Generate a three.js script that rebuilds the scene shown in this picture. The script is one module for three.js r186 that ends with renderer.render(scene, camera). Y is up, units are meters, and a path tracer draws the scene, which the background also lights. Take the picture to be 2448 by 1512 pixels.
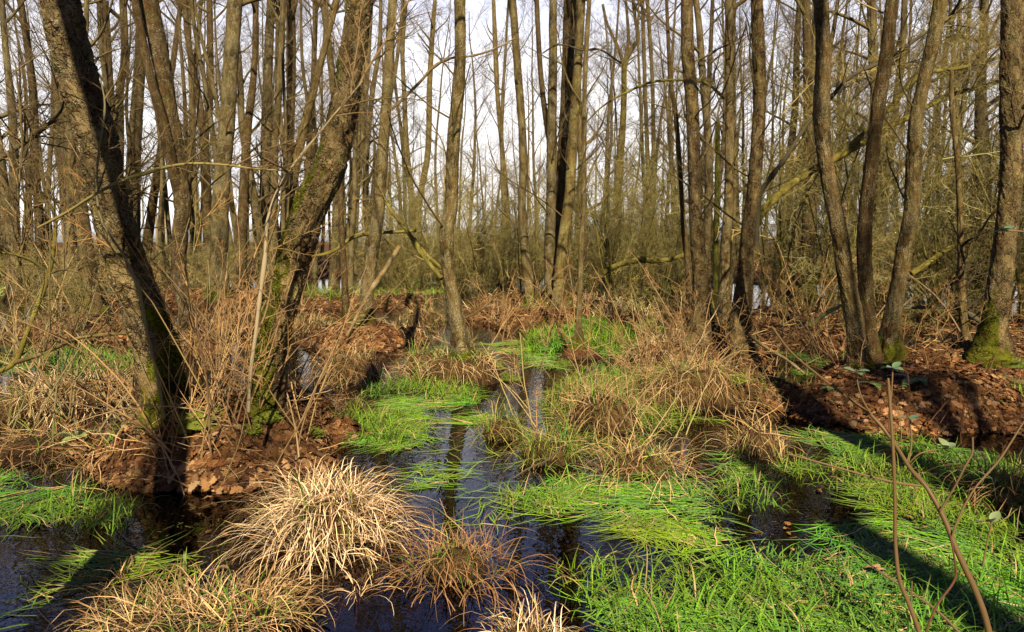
import * as THREE from 'three';
import { mergeGeometries } from 'three/addons/utils/BufferGeometryUtils.js';

// ---------------------------------------------------------------- camera, sky, sun, exposure
const W = 2448, H = 1512, F = 1781, EYE = 1.6, PITCH = THREE.MathUtils.degToRad(6.3);
const camera = new THREE.PerspectiveCamera(2 * Math.atan(H / 2 / F) * 180 / Math.PI, W / H, 0.05, 400);
camera.position.set(0, EYE, 0);
camera.rotation.set(-PITCH, 0, 0);

const scene = new THREE.Scene();
const EXPOSURE = 4.35;
{ // clear pale spring sky: whitish at the horizon, deeper blue overhead
  const w = 256, h = 128, data = new Float32Array(w * h * 4);
  const stops = [[-90, .004, .004, .003], [-3, .011, .01, .009], [0, .33, .325, .32], [8, .32, .317, .32], [13, .285, .285, .305], [18, .21, .222, .285], [24, .09, .122, .255], [32, .042, .072, .21], [48, .014, .03, .11], [90, .008, .018, .075]];
  for (let j = 0; j < h; j++) {
    const e = (j + .5) / h * 180 - 90;
    let k = 0; while (k < stops.length - 2 && stops[k + 1][0] < e) k++;
    const a = stops[k], b = stops[k + 1], t = Math.min(1, Math.max(0, (e - a[0]) / (b[0] - a[0])));
    for (let i = 0; i < w; i++) for (let c = 0; c < 4; c++) data[(j * w + i) * 4 + c] = c === 3 ? 1 : a[c + 1] + (b[c + 1] - a[c + 1]) * t;
  }
  const sky = new THREE.DataTexture(data, w, h, THREE.RGBAFormat, THREE.FloatType);
  sky.mapping = THREE.EquirectangularReflectionMapping; sky.magFilter = THREE.LinearFilter; sky.needsUpdate = true;
  scene.background = sky; scene.environment = sky;
}
const SUN_EL = THREE.MathUtils.degToRad(40), SUN_X = .115;
const sun = new THREE.DirectionalLight(new THREE.Color().setRGB(1, .86, .6), 5);
{
  const hl = Math.hypot(SUN_X, 1), c = Math.cos(SUN_EL) / hl;
  sun.target.position.set(0, 0, -12);
  sun.position.set(SUN_X * c * 60, Math.sin(SUN_EL) * 60, -12 + c * 60);
  sun.castShadow = true; sun.shadow.mapSize.set(4096, 4096);
  Object.assign(sun.shadow.camera, { left: -30, right: 30, top: 25, bottom: -25, near: 1, far: 140 });
  scene.add(sun, sun.target);
}
const renderer = new THREE.WebGLRenderer({ antialias: true });
renderer.setSize(1024, 632);
renderer.toneMapping = THREE.LinearToneMapping;
renderer.toneMappingExposure = EXPOSURE;
renderer.shadowMap.enabled = true;

// ---------------------------------------------------------------- helpers
const V3 = (x, y, z) => new THREE.Vector3(x, y, z);
function rng(seed) { let a = seed >>> 0; return () => { a = a + 0x6D2B79F5 | 0; let t = Math.imul(a ^ a >>> 15, 1 | a); t = t + Math.imul(t ^ t >>> 7, 61 | t) ^ t; return ((t ^ t >>> 14) >>> 0) / 4294967296; }; }
const R = rng(71);
const rr = (a, b, r = R) => a + (b - a) * r();
const lerp = (a, b, t) => a + (b - a) * t, clamp = (x, a = 0, b = 1) => Math.min(b, Math.max(a, x));
const smooth = (a, b, x) => { const t = clamp((x - a) / (b - a)); return t * t * (3 - 2 * t); };
function hash(x, y, z) { let h = Math.imul(x, 374761393) ^ Math.imul(y, 668265263) ^ Math.imul(z, 2147483647 ^ 0x5bd1e995); h = Math.imul(h ^ h >>> 13, 1274126177); h ^= h >>> 16; return (h >>> 0) / 4294967296; }
function noise(x, y, z = 0) {
  const xi = Math.floor(x), yi = Math.floor(y), zi = Math.floor(z), s = t => t * t * (3 - 2 * t);
  const u = s(x - xi), v = s(y - yi), w = s(z - zi);
  const L = (a, b, t) => a + (b - a) * t, h = (i, j, k) => hash(xi + i, yi + j, zi + k);
  return L(L(L(h(0, 0, 0), h(1, 0, 0), u), L(h(0, 1, 0), h(1, 1, 0), u), v), L(L(h(0, 0, 1), h(1, 0, 1), u), L(h(0, 1, 1), h(1, 1, 1), u), v), w);
}
const fbm = (x, y, z = 0, o = 3) => { let s = 0, a = .5, t = 0; for (let i = 0; i < o; i++) { s += a * noise(x, y, z + i * 7.3); t += a; a *= .5; x *= 2.03; y *= 2.03; z *= 2.03; } return s / t; };
// cracks between cells: {e: distance to the border, id: number of the cell}; wraps after nx by ny cells
function cells(x, y, nx, ny, seed = 0) {
  const xi = Math.floor(x), yi = Math.floor(y); let f1 = 9, f2 = 9, id = 0;
  for (let j = -1; j < 2; j++) for (let i = -1; i < 2; i++) {
    const cx = xi + i, cy = yi + j, wx = ((cx % nx) + nx) % nx, wy = ((cy % ny) + ny) % ny;
    const dx = cx + .1 + .8 * hash(wx, wy, seed) - x, dy = cy + .1 + .8 * hash(wx, wy, seed + 1) - y, d = Math.sqrt(dx * dx + dy * dy);
    if (d < f1) { f2 = f1; f1 = d; id = hash(wx, wy, seed + 2); } else if (d < f2) f2 = d;
  }
  return { e: f2 - f1, id };
}
// the layout was measured on the photograph (2448 by 1512): a spot on level ground of height y, and a spot at a given depth
const SP = Math.sin(PITCH), CP = Math.cos(PITCH);
function ray(u, v) { const x = (u - W / 2) / F, y = -(v - H / 2) / F; return V3(x, y * CP - SP, -y * SP - CP); }
function spot(u, v, y = 0) { const r = ray(u, v); return r.multiplyScalar((y - EYE) / r.y).add(camera.position); }
function deep(u, v, d) { const r = ray(u, v); return r.multiplyScalar(d / -r.z).add(camera.position); }

const taken = {};
function numbered(n) { const k = taken[n] = (taken[n] ?? -1) + 1; return k ? n + '_' + String(k).padStart(3, '0') : n; }
function tag(o, label, category, group, kind) { o.userData.label = label; o.userData.category = category; if (group) o.userData.group = group; if (kind) o.userData.kind = kind; return o; }
function thing(name, label, category, p, group) { const g = new THREE.Group(); g.name = numbered(name); g.position.copy(p); scene.add(g); return tag(g, label, category, group); }
function part(name, geo, mat, parent, kind) { const m = new THREE.Mesh(geo, mat); m.name = name; if (kind) m.userData.kind = kind; parent.add(m); return m; }
function structure(name, geo, mat) { const m = part(numbered(name), geo, mat, scene, 'structure'); return m; }
const M4 = new THREE.Matrix4(), Q = new THREE.Quaternion(), E = new THREE.Euler(), COL = new THREE.Color();
// copies: list of {m: Matrix4, c: [r,g,b]}
function scatter(name, geo, mat, copies, parent, stuff = true) {
  if (!copies.length) return null;
  const im = new THREE.InstancedMesh(geo, mat, copies.length); im.name = parent === scene ? numbered(name) : name;
  copies.forEach((k, i) => { im.setMatrixAt(i, k.m); if (k.c) im.setColorAt(i, COL.setRGB(k.c[0], k.c[1], k.c[2])); });
  if (stuff) im.userData.kind = 'stuff';
  parent.add(im); return im;
}
// several variants of a geometry, shared out over the copies; parts take the same name
function scatterMix(name, geos, mat, copies, parent) {
  if (!copies.length) return;
  if (copies.length <= FEW) return joined(name, geos, mat, copies, parent);
  const n = Math.max(1, Math.min(geos.length, Math.floor(copies.length / (FEW + 1))));
  for (let k = 0; k < n; k++) { const start = copies.length % geos.length; scatter(name, geos[(k + start) % geos.length], mat, copies.filter((_, i) => i % n === k), parent); }
}
// a handful of copies becomes one mesh
const FEW = 12, tinted = new Map();
function joined(name, geos, mat, copies, parent) {
  if (!tinted.has(mat)) { const m = mat.clone(); m.vertexColors = true; tinted.set(mat, m); }
  const list = copies.map((k, i) => { const g = geos[i % geos.length].clone().applyMatrix4(k.m), n = g.attributes.position.count, c = new Float32Array(n * 3), t = k.c ?? [1, 1, 1]; for (let j = 0; j < n; j++) c.set(t, j * 3); g.setAttribute('color', new THREE.BufferAttribute(c, 3)); return g; });
  return part(name, mergeGeometries(list), tinted.get(mat), parent, 'stuff');
}
const mat4 = (p, q, s) => new THREE.Matrix4().compose(p, q, s.isVector3 ? s : V3(s, s, s));
const UP = V3(0, 1, 0);
const vary = (c, r, a = .25) => { const k = 1 + (r() - .5) * 2 * a; return [c[0] * k * (1 + (r() - .5) * .2), c[1] * k, c[2] * k * (1 + (r() - .5) * .3)]; };

// a tube through points with a radius each, rounded, with uv in metres; push(angle, s, y, rad, p) returns the radius to use, tint the vertex colour
function sweep(pts, rad, nr, step, { push, tint, tile = .25, capEnd = true } = {}) {
  const curve = new THREE.CatmullRomCurve3(pts, false, 'centripetal'), len = curve.getLength();
  const n = Math.max(2, typeof step === 'function' ? 0 : Math.round(len / step));
  let ts = [];
  if (typeof step === 'function') { let s = 0; while (s < len) { ts.push(s / len); s += step(s / len, curve); } ts.push(1); }
  else for (let i = 0; i <= n; i++) ts.push(i / n);
  const cum = curve.getLengths(200), chord = [0];
  for (let i = 1; i < pts.length; i++) chord.push(chord[i - 1] + pts[i].distanceTo(pts[i - 1]));
  const radAt = t => { const c = t * chord[chord.length - 1]; let k = 0; while (k < pts.length - 2 && chord[k + 1] < c) k++; return lerp(rad[k], rad[k + 1], clamp((c - chord[k]) / (chord[k + 1] - chord[k]))); };
  const pos = [], uv = [], col = [], idx = [];
  const T0 = curve.getTangentAt(0), N = Math.abs(T0.x) > .9 ? V3(0, 1, 0).addScaledVector(T0, -T0.y).normalize() : V3(1, 0, 0).addScaledVector(T0, -T0.x).normalize();
  const circ = Math.max(1, Math.round(2 * Math.PI * rad[Math.floor(rad.length / 3)] / tile));
  ts.forEach((t, i) => {
    const p = curve.getPointAt(t), T = curve.getTangentAt(t);
    N.addScaledVector(T, -N.dot(T)).normalize(); const B = T.clone().cross(N), r0 = radAt(t);
    for (let j = 0; j <= nr; j++) {
      const a = j / nr * Math.PI * 2, ca = Math.cos(a), sa = Math.sin(a);
      const d = N.clone().multiplyScalar(ca).addScaledVector(B, sa);
      const r = push ? push(j === nr ? 0 : a, t * len, p, r0, d) : r0;
      pos.push(p.x + d.x * r, p.y + d.y * r, p.z + d.z * r); uv.push(j / nr * circ, t * len);
      if (tint) { const c = tint(j === nr ? 0 : a, t * len, p, d); col.push(c[0], c[1], c[2]); }
    }
    if (i) for (let j = 0; j < nr; j++) { const a = (i - 1) * (nr + 1) + j, b = a + nr + 1; idx.push(a, a + 1, b, b, a + 1, b + 1); }
  });
  if (capEnd) { const e = pts[pts.length - 1], k = pos.length / 3, b = (ts.length - 1) * (nr + 1); pos.push(e.x, e.y, e.z); uv.push(0, len); if (tint) col.push(.8, .75, .6); for (let j = 0; j < nr; j++) idx.push(b + j, b + j + 1, k); }
  const g = new THREE.BufferGeometry();
  g.setAttribute('position', new THREE.Float32BufferAttribute(pos, 3)); g.setAttribute('uv', new THREE.Float32BufferAttribute(uv, 2));
  if (tint) g.setAttribute('color', new THREE.Float32BufferAttribute(col, 3));
  g.setIndex(idx); g.computeVertexNormals();
  // close the shading seam
  const nn = g.attributes.normal; for (let i = 0; i < ts.length; i++) { const a = i * (nr + 1), b = a + nr; const x = nn.getX(a) + nn.getX(b), y = nn.getY(a) + nn.getY(b), z = nn.getZ(a) + nn.getZ(b), l = Math.hypot(x, y, z) || 1; nn.setXYZ(a, x / l, y / l, z / l); nn.setXYZ(b, x / l, y / l, z / l); }
  return g;
}
// light twig tube: three sides, no uv
function wires(list, sides = 3) { // list of {p:[V3...], r:[..]}
  const pos = [], idx = [];
  for (const { p, r } of list) {
    const base = pos.length / 3;
    for (let i = 0; i < p.length; i++) {
      const T = p[Math.min(i + 1, p.length - 1)].clone().sub(p[Math.max(i - 1, 0)]).normalize();
      const N = (Math.abs(T.y) < .9 ? V3(0, 1, 0) : V3(1, 0, 0)).addScaledVector(T, -(Math.abs(T.y) < .9 ? T.y : T.x)).normalize(), B = T.clone().cross(N);
      for (let j = 0; j < sides; j++) { const a = j / sides * Math.PI * 2, c = Math.cos(a) * r[i], s = Math.sin(a) * r[i]; pos.push(p[i].x + N.x * c + B.x * s, p[i].y + N.y * c + B.y * s, p[i].z + N.z * c + B.z * s); }
      if (i) for (let j = 0; j < sides; j++) { const a = base + (i - 1) * sides + j, b = base + (i - 1) * sides + (j + 1) % sides; idx.push(a, b, a + sides, a + sides, b, b + sides); }
    }
  }
  const g = new THREE.BufferGeometry(); g.setAttribute('position', new THREE.Float32BufferAttribute(pos, 3)); g.setIndex(idx); g.computeVertexNormals(); return g;
}
function wander(p0, dir, len, n, wig, lift, r) { // a crooked path
  const out = [p0.clone()], d = dir.clone().normalize(), p = p0.clone();
  for (let i = 0; i < n; i++) { d.add(V3((r() - .5) * wig, (r() - .5) * wig + lift, (r() - .5) * wig)).normalize(); p.addScaledVector(d, len / n); out.push(p.clone()); }
  return out;
}
const taper = (n, a, b) => Array.from({ length: n }, (_, i) => lerp(a, b, i / (n - 1)));
// a branching spray of twigs growing along +Y from the origin, length 1
function spray(seed, { n = 8, m = 4, r0 = .006, wig = .5, spread = .9, lift = 0, third = 0 } = {}) {
  const r = rng(seed), list = [], side = d => { const q = V3(r() - .5, r() - .5, r() - .5); return q.addScaledVector(d, -q.dot(d)).normalize(); };
  const main = wander(V3(0, 0, 0), UP, 1, 7, wig * .5, lift, r); list.push({ p: main, r: taper(8, r0, r0 * .35) });
  for (let i = 0; i < n; i++) {
    const t = .12 + .85 * (i + r()) / n, k = Math.min(6, Math.floor(t * 7)), p = main[k].clone().lerp(main[k + 1], t * 7 - k), d = main[k + 1].clone().sub(main[k]).normalize();
    const b = wander(p, d.addScaledVector(side(d), spread * rr(.6, 1.4, r)), (1.05 - t * .6) * rr(.25, .6, r), 4, wig, lift, r); list.push({ p: b, r: taper(5, r0 * .55, r0 * .22) });
    for (let j = 0; j < m; j++) {
      const q = 1 + Math.floor(r() * 3), e = b[q + 1].clone().sub(b[q]).normalize(), c = wander(b[q], e.addScaledVector(side(e), spread * rr(.6, 1.5, r)), rr(.08, .25, r), 3, wig, lift, r);
      list.push({ p: c, r: taper(4, r0 * .32, r0 * .15) });
      for (let l = 0; l < third; l++) { const f = c[2].clone().sub(c[1]).normalize(); list.push({ p: wander(c[1 + l % 2], f.addScaledVector(side(f), 1), rr(.04, .1, r), 2, wig, 0, r), r: taper(3, r0 * .22, r0 * .12) }); }
    }
  }
  return wires(list);
}

// ---------------------------------------------------------------- materials
const toS = c => { c = clamp(c); return 255 * (c <= .0031308 ? 12.92 * c : 1.055 * Math.pow(c, 1 / 2.4) - .055); };
function texture(w, h, fn, srgb) {
  const d = new Uint8Array(w * h * 4);
  for (let j = 0; j < h; j++) for (let i = 0; i < w; i++) { const c = fn((i + .5) / w, (j + .5) / h), k = (j * w + i) * 4; if (srgb) { d[k] = toS(c[0]); d[k + 1] = toS(c[1]); d[k + 2] = toS(c[2]); } else d[k] = d[k + 1] = d[k + 2] = clamp(c) * 255; d[k + 3] = 255; }
  const t = new THREE.DataTexture(d, w, h); t.wrapS = t.wrapT = THREE.RepeatWrapping; t.magFilter = THREE.LinearFilter; t.minFilter = THREE.LinearMipmapLinearFilter; t.generateMipmaps = true;
  if (srgb) t.colorSpace = THREE.SRGBColorSpace; t.needsUpdate = true; return t;
}
// noise that wraps at 1 in both directions
const wrapN = (u, v, a, b, s) => { const A = u * a, B = v * b, xi = Math.floor(A), yi = Math.floor(B), sm = t => t * t * (3 - 2 * t), fx = sm(A - xi), fy = sm(B - yi), h = (i, j) => hash((xi + i) % a, (yi + j) % b, s); return lerp(lerp(h(0, 0), h(1, 0), fx), lerp(h(0, 1), h(1, 1), fx), fy); };
function bark(seed, nx, ny, flake, dark, light, lichen, depth, rings = 0) {
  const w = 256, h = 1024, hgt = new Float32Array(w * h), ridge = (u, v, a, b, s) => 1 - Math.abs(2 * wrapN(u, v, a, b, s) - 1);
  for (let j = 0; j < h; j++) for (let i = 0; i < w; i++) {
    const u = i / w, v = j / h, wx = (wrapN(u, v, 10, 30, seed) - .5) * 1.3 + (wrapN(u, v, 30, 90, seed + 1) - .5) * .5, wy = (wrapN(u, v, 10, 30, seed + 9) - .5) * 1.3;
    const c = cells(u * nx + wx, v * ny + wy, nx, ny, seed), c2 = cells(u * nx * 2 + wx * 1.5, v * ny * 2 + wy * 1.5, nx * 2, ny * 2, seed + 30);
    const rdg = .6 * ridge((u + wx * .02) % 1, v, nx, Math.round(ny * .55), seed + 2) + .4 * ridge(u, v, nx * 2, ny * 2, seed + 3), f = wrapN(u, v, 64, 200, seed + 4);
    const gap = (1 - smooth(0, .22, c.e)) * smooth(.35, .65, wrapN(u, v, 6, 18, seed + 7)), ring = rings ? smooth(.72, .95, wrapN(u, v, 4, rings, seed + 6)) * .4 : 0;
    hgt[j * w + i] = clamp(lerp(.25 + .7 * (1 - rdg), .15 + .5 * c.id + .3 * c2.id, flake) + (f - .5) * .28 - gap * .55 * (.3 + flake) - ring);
  }
  const at = (u, v) => Math.min(h - 1, Math.floor(v * h)) * w + Math.min(w - 1, Math.floor(u * w));
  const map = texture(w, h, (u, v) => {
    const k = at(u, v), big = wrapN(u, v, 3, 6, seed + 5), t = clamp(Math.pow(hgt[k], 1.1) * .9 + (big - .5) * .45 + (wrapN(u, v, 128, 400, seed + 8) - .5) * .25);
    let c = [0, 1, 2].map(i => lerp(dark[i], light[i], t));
    const l = cells(u * 30, v * 120, 30, 120, seed + 20), spotty = wrapN(u, v, 4, 14, seed + 11);
    if (l.id > 1 - lichen * smooth(.35, .8, spotty) && l.e > .32) { const g = (.2 + .16 * hash(k, 3, 1)); c = [g, g, g * .84]; }
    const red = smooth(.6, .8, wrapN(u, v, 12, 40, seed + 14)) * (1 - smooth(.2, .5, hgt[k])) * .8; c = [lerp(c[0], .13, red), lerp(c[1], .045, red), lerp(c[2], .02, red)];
    const grn = smooth(.6, .85, wrapN(u, v, 5, 11, seed + 15)) * .45; c = [lerp(c[0], c[0] * .8, grn), c[1], lerp(c[2], c[2] * .55, grn)];
    return c;
  }, true);
  const bump = texture(w, h, (u, v) => hgt[at(u, v)], false);
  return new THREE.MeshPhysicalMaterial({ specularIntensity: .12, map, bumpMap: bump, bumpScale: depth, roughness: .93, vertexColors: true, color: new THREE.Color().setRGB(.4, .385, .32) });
}
const M = {}, ALB = .42; // one factor on all base colours: dark, damp wood and litter
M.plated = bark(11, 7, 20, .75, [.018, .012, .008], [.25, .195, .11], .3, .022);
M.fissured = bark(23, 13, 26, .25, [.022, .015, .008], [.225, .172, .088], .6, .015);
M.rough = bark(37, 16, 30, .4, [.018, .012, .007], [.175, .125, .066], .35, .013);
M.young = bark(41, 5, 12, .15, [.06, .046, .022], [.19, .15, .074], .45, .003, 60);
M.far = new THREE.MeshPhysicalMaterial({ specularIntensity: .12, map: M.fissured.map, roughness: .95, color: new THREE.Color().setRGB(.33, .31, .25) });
const std = (r, g, b, rough = .9, extra = {}) => new THREE.MeshPhysicalMaterial({ specularIntensity: .12, color: new THREE.Color().setRGB(r * ALB, g * ALB, b * ALB), roughness: rough, ...extra });
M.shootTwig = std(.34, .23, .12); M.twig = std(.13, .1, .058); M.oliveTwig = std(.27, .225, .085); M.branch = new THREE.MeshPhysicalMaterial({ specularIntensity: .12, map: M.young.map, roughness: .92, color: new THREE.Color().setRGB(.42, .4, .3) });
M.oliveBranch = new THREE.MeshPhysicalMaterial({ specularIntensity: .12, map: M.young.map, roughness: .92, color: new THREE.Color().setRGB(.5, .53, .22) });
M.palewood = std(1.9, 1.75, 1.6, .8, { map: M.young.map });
M.white = std(1, 1, 1); // instanced things carry their own colours
M.sedge = new THREE.MeshPhysicalMaterial({ specularIntensity: .2, color: new THREE.Color().setRGB(ALB, ALB, ALB), roughness: .75, transmission: 0 });
M.grass = new THREE.MeshPhysicalMaterial({ color: new THREE.Color().setRGB(ALB, ALB, ALB), roughness: .65, specularIntensity: .25, transmission: .35, thickness: 0, side: THREE.DoubleSide });
M.floatGrass = new THREE.MeshPhysicalMaterial({ color: new THREE.Color().setRGB(ALB, ALB, ALB), roughness: .6, specularIntensity: .3 });
M.leaf = new THREE.MeshPhysicalMaterial({ specularIntensity: .12, color: new THREE.Color().setRGB(ALB, ALB, ALB), roughness: .75, side: THREE.DoubleSide });
M.moss = std(1, 1, 1, 1);
M.water = new THREE.MeshPhysicalMaterial({ color: new THREE.Color().setRGB(.2, .12, .055), roughness: .01, transmission: 1, thickness: 0, ior: 1.33,
  bumpMap: texture(512, 512, (u, v) => .5 * wrapN(u, v, 9, 9, 5) + .3 * wrapN(u, v, 22, 22, 6) + .2 * wrapN(u, v, 60, 60, 7), false), bumpScale: .0016 });
M.water.bumpMap.repeat.set(1, 1);
M.soil = new THREE.MeshPhysicalMaterial({ specularIntensity: .12, color: new THREE.Color().setRGB(ALB, ALB, ALB), roughness: 1, vertexColors: true,
  map: texture(1024, 1024, (u, v) => { const c = cells(u * 60, v * 60, 60, 60, 3), f = wrapN(u, v, 200, 200, 8), g = wrapN(u, v, 30, 30, 9), k = .45 + .5 * c.id * (.5 + f) + (g - .5) * .4; return [k * .62, k * .52, k * .4]; }, true),
  bumpMap: texture(512, 512, (u, v) => { const c = cells(u * 40, v * 40, 40, 40, 3); return c.id * .6 * smooth(0, .2, c.e) + .4 * wrapN(u, v, 120, 120, 8); }, false), bumpScale: .02 });

// ---------------------------------------------------------------- terrain: dark swamp bed, hummocks that rise out of the water
const mounds = [];
const hump = (x, z, rx, rz, h, bare = 0) => mounds.push({ x, z, rx, rz, h, bare });
const at = (u, v, y, rx, rz, h) => { const p = spot(u, v, y); hump(p.x, p.z, rx, rz, h); return p; };
// the leafy hummocks
const leafy = [
  [-2.05, -5.35, 1.05, .95, .36], [3.65, -6.75, 1.45, 1.15, .33], [-2.2, -10.7, .95, .9, .28], [.65, -13.2, 1.5, 1.3, .25], [2.55, -9.1, .95, 1.15, .36],
  [-6.4, -11.8, 1.5, 1.1, .25], [6, -13.6, 2.6, 1.8, .2], [5.7, -8.7, 1.5, 1.2, .26], [4.2, -10.6, 1.2, .8, .2], [-7.5, -17, 3, 1.6, .25], [-4.5, -16.5, 2.4, 1.4, .25], [.8, -17.5, 1.8, 1, .22], [8.5, -11, 2.4, 2.4, .25],
];
leafy.forEach(m => hump(...m));
function ground(x, z) {
  const d = -z;
  let y = -.16 + .07 * fbm(x * .9, z * .9, 1) - .035;
  // farther off, low wet banks
  const far = smooth(11, 20, d) + smooth(5.5, 9, Math.abs(x)) * smooth(3, 7, d) * .7;
  y += clamp(far, 0, 1.4) * (.42 * (fbm(x * .22 + 4, z * .3, 9) - .47));
  y += smooth(22, 32, d) * .4 + smooth(2.5, 7, z) * .35;
  for (const m of mounds) {
    const dx = (x - m.x) / m.rx, dz = (z - m.z) / m.rz; if (dx * dx + dz * dz > 2.2) continue;
    const q = Math.sqrt(dx * dx + dz * dz) * (1 + .5 * (noise(x * 2.4, z * 2.4, m.x) - .5)), t = 1 - smooth(.35, 1.08, q);
    y = Math.max(y, lerp(y, m.h * (1 + .35 * (noise(x * 5, z * 5, 3) - .5)), t));
  }
  return y + .018 * (noise(x * 14, z * 14) - .5);
}
// sedge tussocks: label, foot on the photograph, pedestal radius and height, number and length of blades, share standing up, green share, tone
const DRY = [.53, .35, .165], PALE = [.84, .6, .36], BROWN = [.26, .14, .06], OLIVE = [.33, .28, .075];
const tussocks = [
  ['big straw coloured sedge tussock drooping all round, in front of the leaf mound', 790, 1270, .27, .36, 1900, .56, .2, .03, PALE],
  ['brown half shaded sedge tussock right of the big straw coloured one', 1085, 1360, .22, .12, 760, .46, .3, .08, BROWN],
  ['flattened straw sedge heap at the bottom left of the picture', 470, 1500, .28, .06, 1000, .5, .12, .06, DRY],
  ['left end of the flattened straw heap at the bottom left corner', 300, 1500, .18, .06, 460, .42, .2, .05, DRY],
  ['right end of the flattened straw heap near the bottom', 610, 1490, .16, .05, 360, .4, .15, .12, DRY],
  ['straw sedge tussock cut by the bottom edge in the middle', 1262, 1545, .13, .12, 300, .42, .45, .03, PALE],
  ['small floating bundle of straw in the dark water at the bottom', 862, 1415, .05, .05, 60, .32, .2, 0, PALE],
  ['small straw tuft standing in the grass at the lower left', 285, 1385, .07, .07, 80, .3, .5, .2, DRY],
  ['straw tussock with green shoots at the near end of the centre island', 1530, 1125, .28, .16, 620, .6, .3, .18, DRY],
  ['olive and straw tussock at the left end of the centre island', 1310, 1095, .2, .2, 460, .55, .45, .4, OLIVE],
  ['dark olive tussock behind the left end of the centre island', 1205, 1040, .2, .2, 380, .5, .5, .4, OLIVE],
  ['tall tangled straw tussock in the middle of the centre island', 1440, 1010, .32, .25, 760, .65, .4, .25, DRY],
  ['green and straw tussock at the back of the centre island', 1490, 950, .3, .12, 420, .5, .4, .5, OLIVE],
  ['wispy tussock with thin standing stems behind the centre island', 1370, 960, .25, .08, 220, .5, .6, .4, OLIVE],
  ['straw tussock at the right end of the centre island', 1590, 960, .25, .2, 380, .6, .3, .15, DRY],
  ['rounded straw tussock alone in the dark water right of the centre island', 1810, 1075, .2, .22, 520, .5, .4, .08, DRY],
  ['drooping dark straw curtain hanging off the twiggy hummock', 1690, 960, .35, .35, 620, .62, .05, .08, DRY],
  ['straw fringe at the left foot of the twiggy hummock', 1590, 880, .3, .3, 420, .6, .15, .05, PALE],
  ['straw tussock with a shaggy drooping front left of the middle alder', 850, 905, .3, .26, 600, .6, .15, .05, DRY],
  ['straw fringe in front of the middle alder hummock', 1085, 905, .4, .2, 560, .55, .2, .2, DRY],
  ['spiky green and straw tussock at the left of the middle alder hummock', 1010, 880, .22, .2, 360, .5, .35, .4, DRY],
  ['wide flattened straw heap left of the big left alder', 215, 960, .5, .2, 850, .7, .1, .06, PALE],
  ['straw heap cut by the left picture edge', 30, 985, .4, .16, 420, .65, .15, .15, DRY],
  ['tangled brown straw lying at the left below the wide straw heap', 110, 1080, .4, .14, 420, .7, .08, .04, BROWN],
  ['straw below the leaf mound at its left end', 260, 1110, .16, .2, 200, .5, .15, .1, DRY],
  ['dark green topped tussock with a drooping straw skirt at the right edge', 2420, 1215, .26, .26, 620, .55, .4, .4, DRY],
  ['straw tussock with broad pale and green blades in front of the far bank', 1500, 765, .5, .22, 520, .75, .5, .5, PALE],
  ['pale flattened straw patch on the far bank left of the broad bladed tussock', 1430, 745, .7, .25, 420, .8, .1, .05, PALE],
  ['small straw tussock just left of the middle alder', 975, 815, .3, .2, 320, .5, .4, .12, PALE],
  ['straw tussock beyond the middle alder to its left', 1010, 775, .45, .25, 420, .6, .3, .15, DRY],
  ['brown straw tussock behind the middle alder to its right', 1150, 760, .6, .2, 380, .65, .25, .05, BROWN],
  ['green spiked tussock behind the thin dark alder', 785, 735, .4, .25, 360, .75, .6, .7, OLIVE],
  ['straw tussock right of the mossy leaning alder by the pool', 735, 790, .35, .2, 360, .6, .3, .1, DRY],
  ['olive straw tussock just right of the mossy leaning alder', 725, 735, .4, .25, 260, .7, .4, .3, OLIVE],
  ['brown straw tussock in front of the far green pool', 960, 730, .6, .25, 420, .7, .3, .05, BROWN],
  ['straw bank in front of the clump of alders', 1240, 735, .8, .2, 420, .7, .25, .05, BROWN],
  ['straw tussock near the right pool below the snag', 2240, 775, .5, .2, 360, .6, .3, .15, DRY],
  ['straw tussock on the left bank behind the crooked sapling', 90, 800, .6, .2, 380, .7, .3, .15, DRY],
  ['straw tussock right of the feet of the dark twin alder', 540, 790, .6, .25, 380, .6, .4, .1, DRY],
  ['straw tussock on the far left bank between the lit trunks', 100, 690, .9, .2, 300, .8, .3, .1, DRY],
  ['straw tussock at the foot of the pale straight alder', 400, 690, .9, .25, 300, .8, .3, .1, DRY],
  ['dry stalks at the back edge of the leaf mound', 690, 1010, .3, .28, 300, .6, .4, .02, BROWN],
  ['straw at the right end of the leaf mound', 745, 1000, .25, .2, 300, .6, .35, .02, BROWN],
  ['straw tussock on the right leaf mound near its left end', 1850, 960, .3, .2, 260, .5, .35, .35, OLIVE],
  ['straw tuft in the grass left of the green mat behind the leaf mound', 850, 985, .08, .08, 110, .4, .5, .2, DRY],
];
tussocks.forEach(t => { t.p = spot(t[1], t[2], 0); t[4] *= -t.p.z < 6 ? .55 : .8; hump(t.p.x, t.p.z, t[3] * 1.35, t[3] * 1.35, t[4], 1); });

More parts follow.
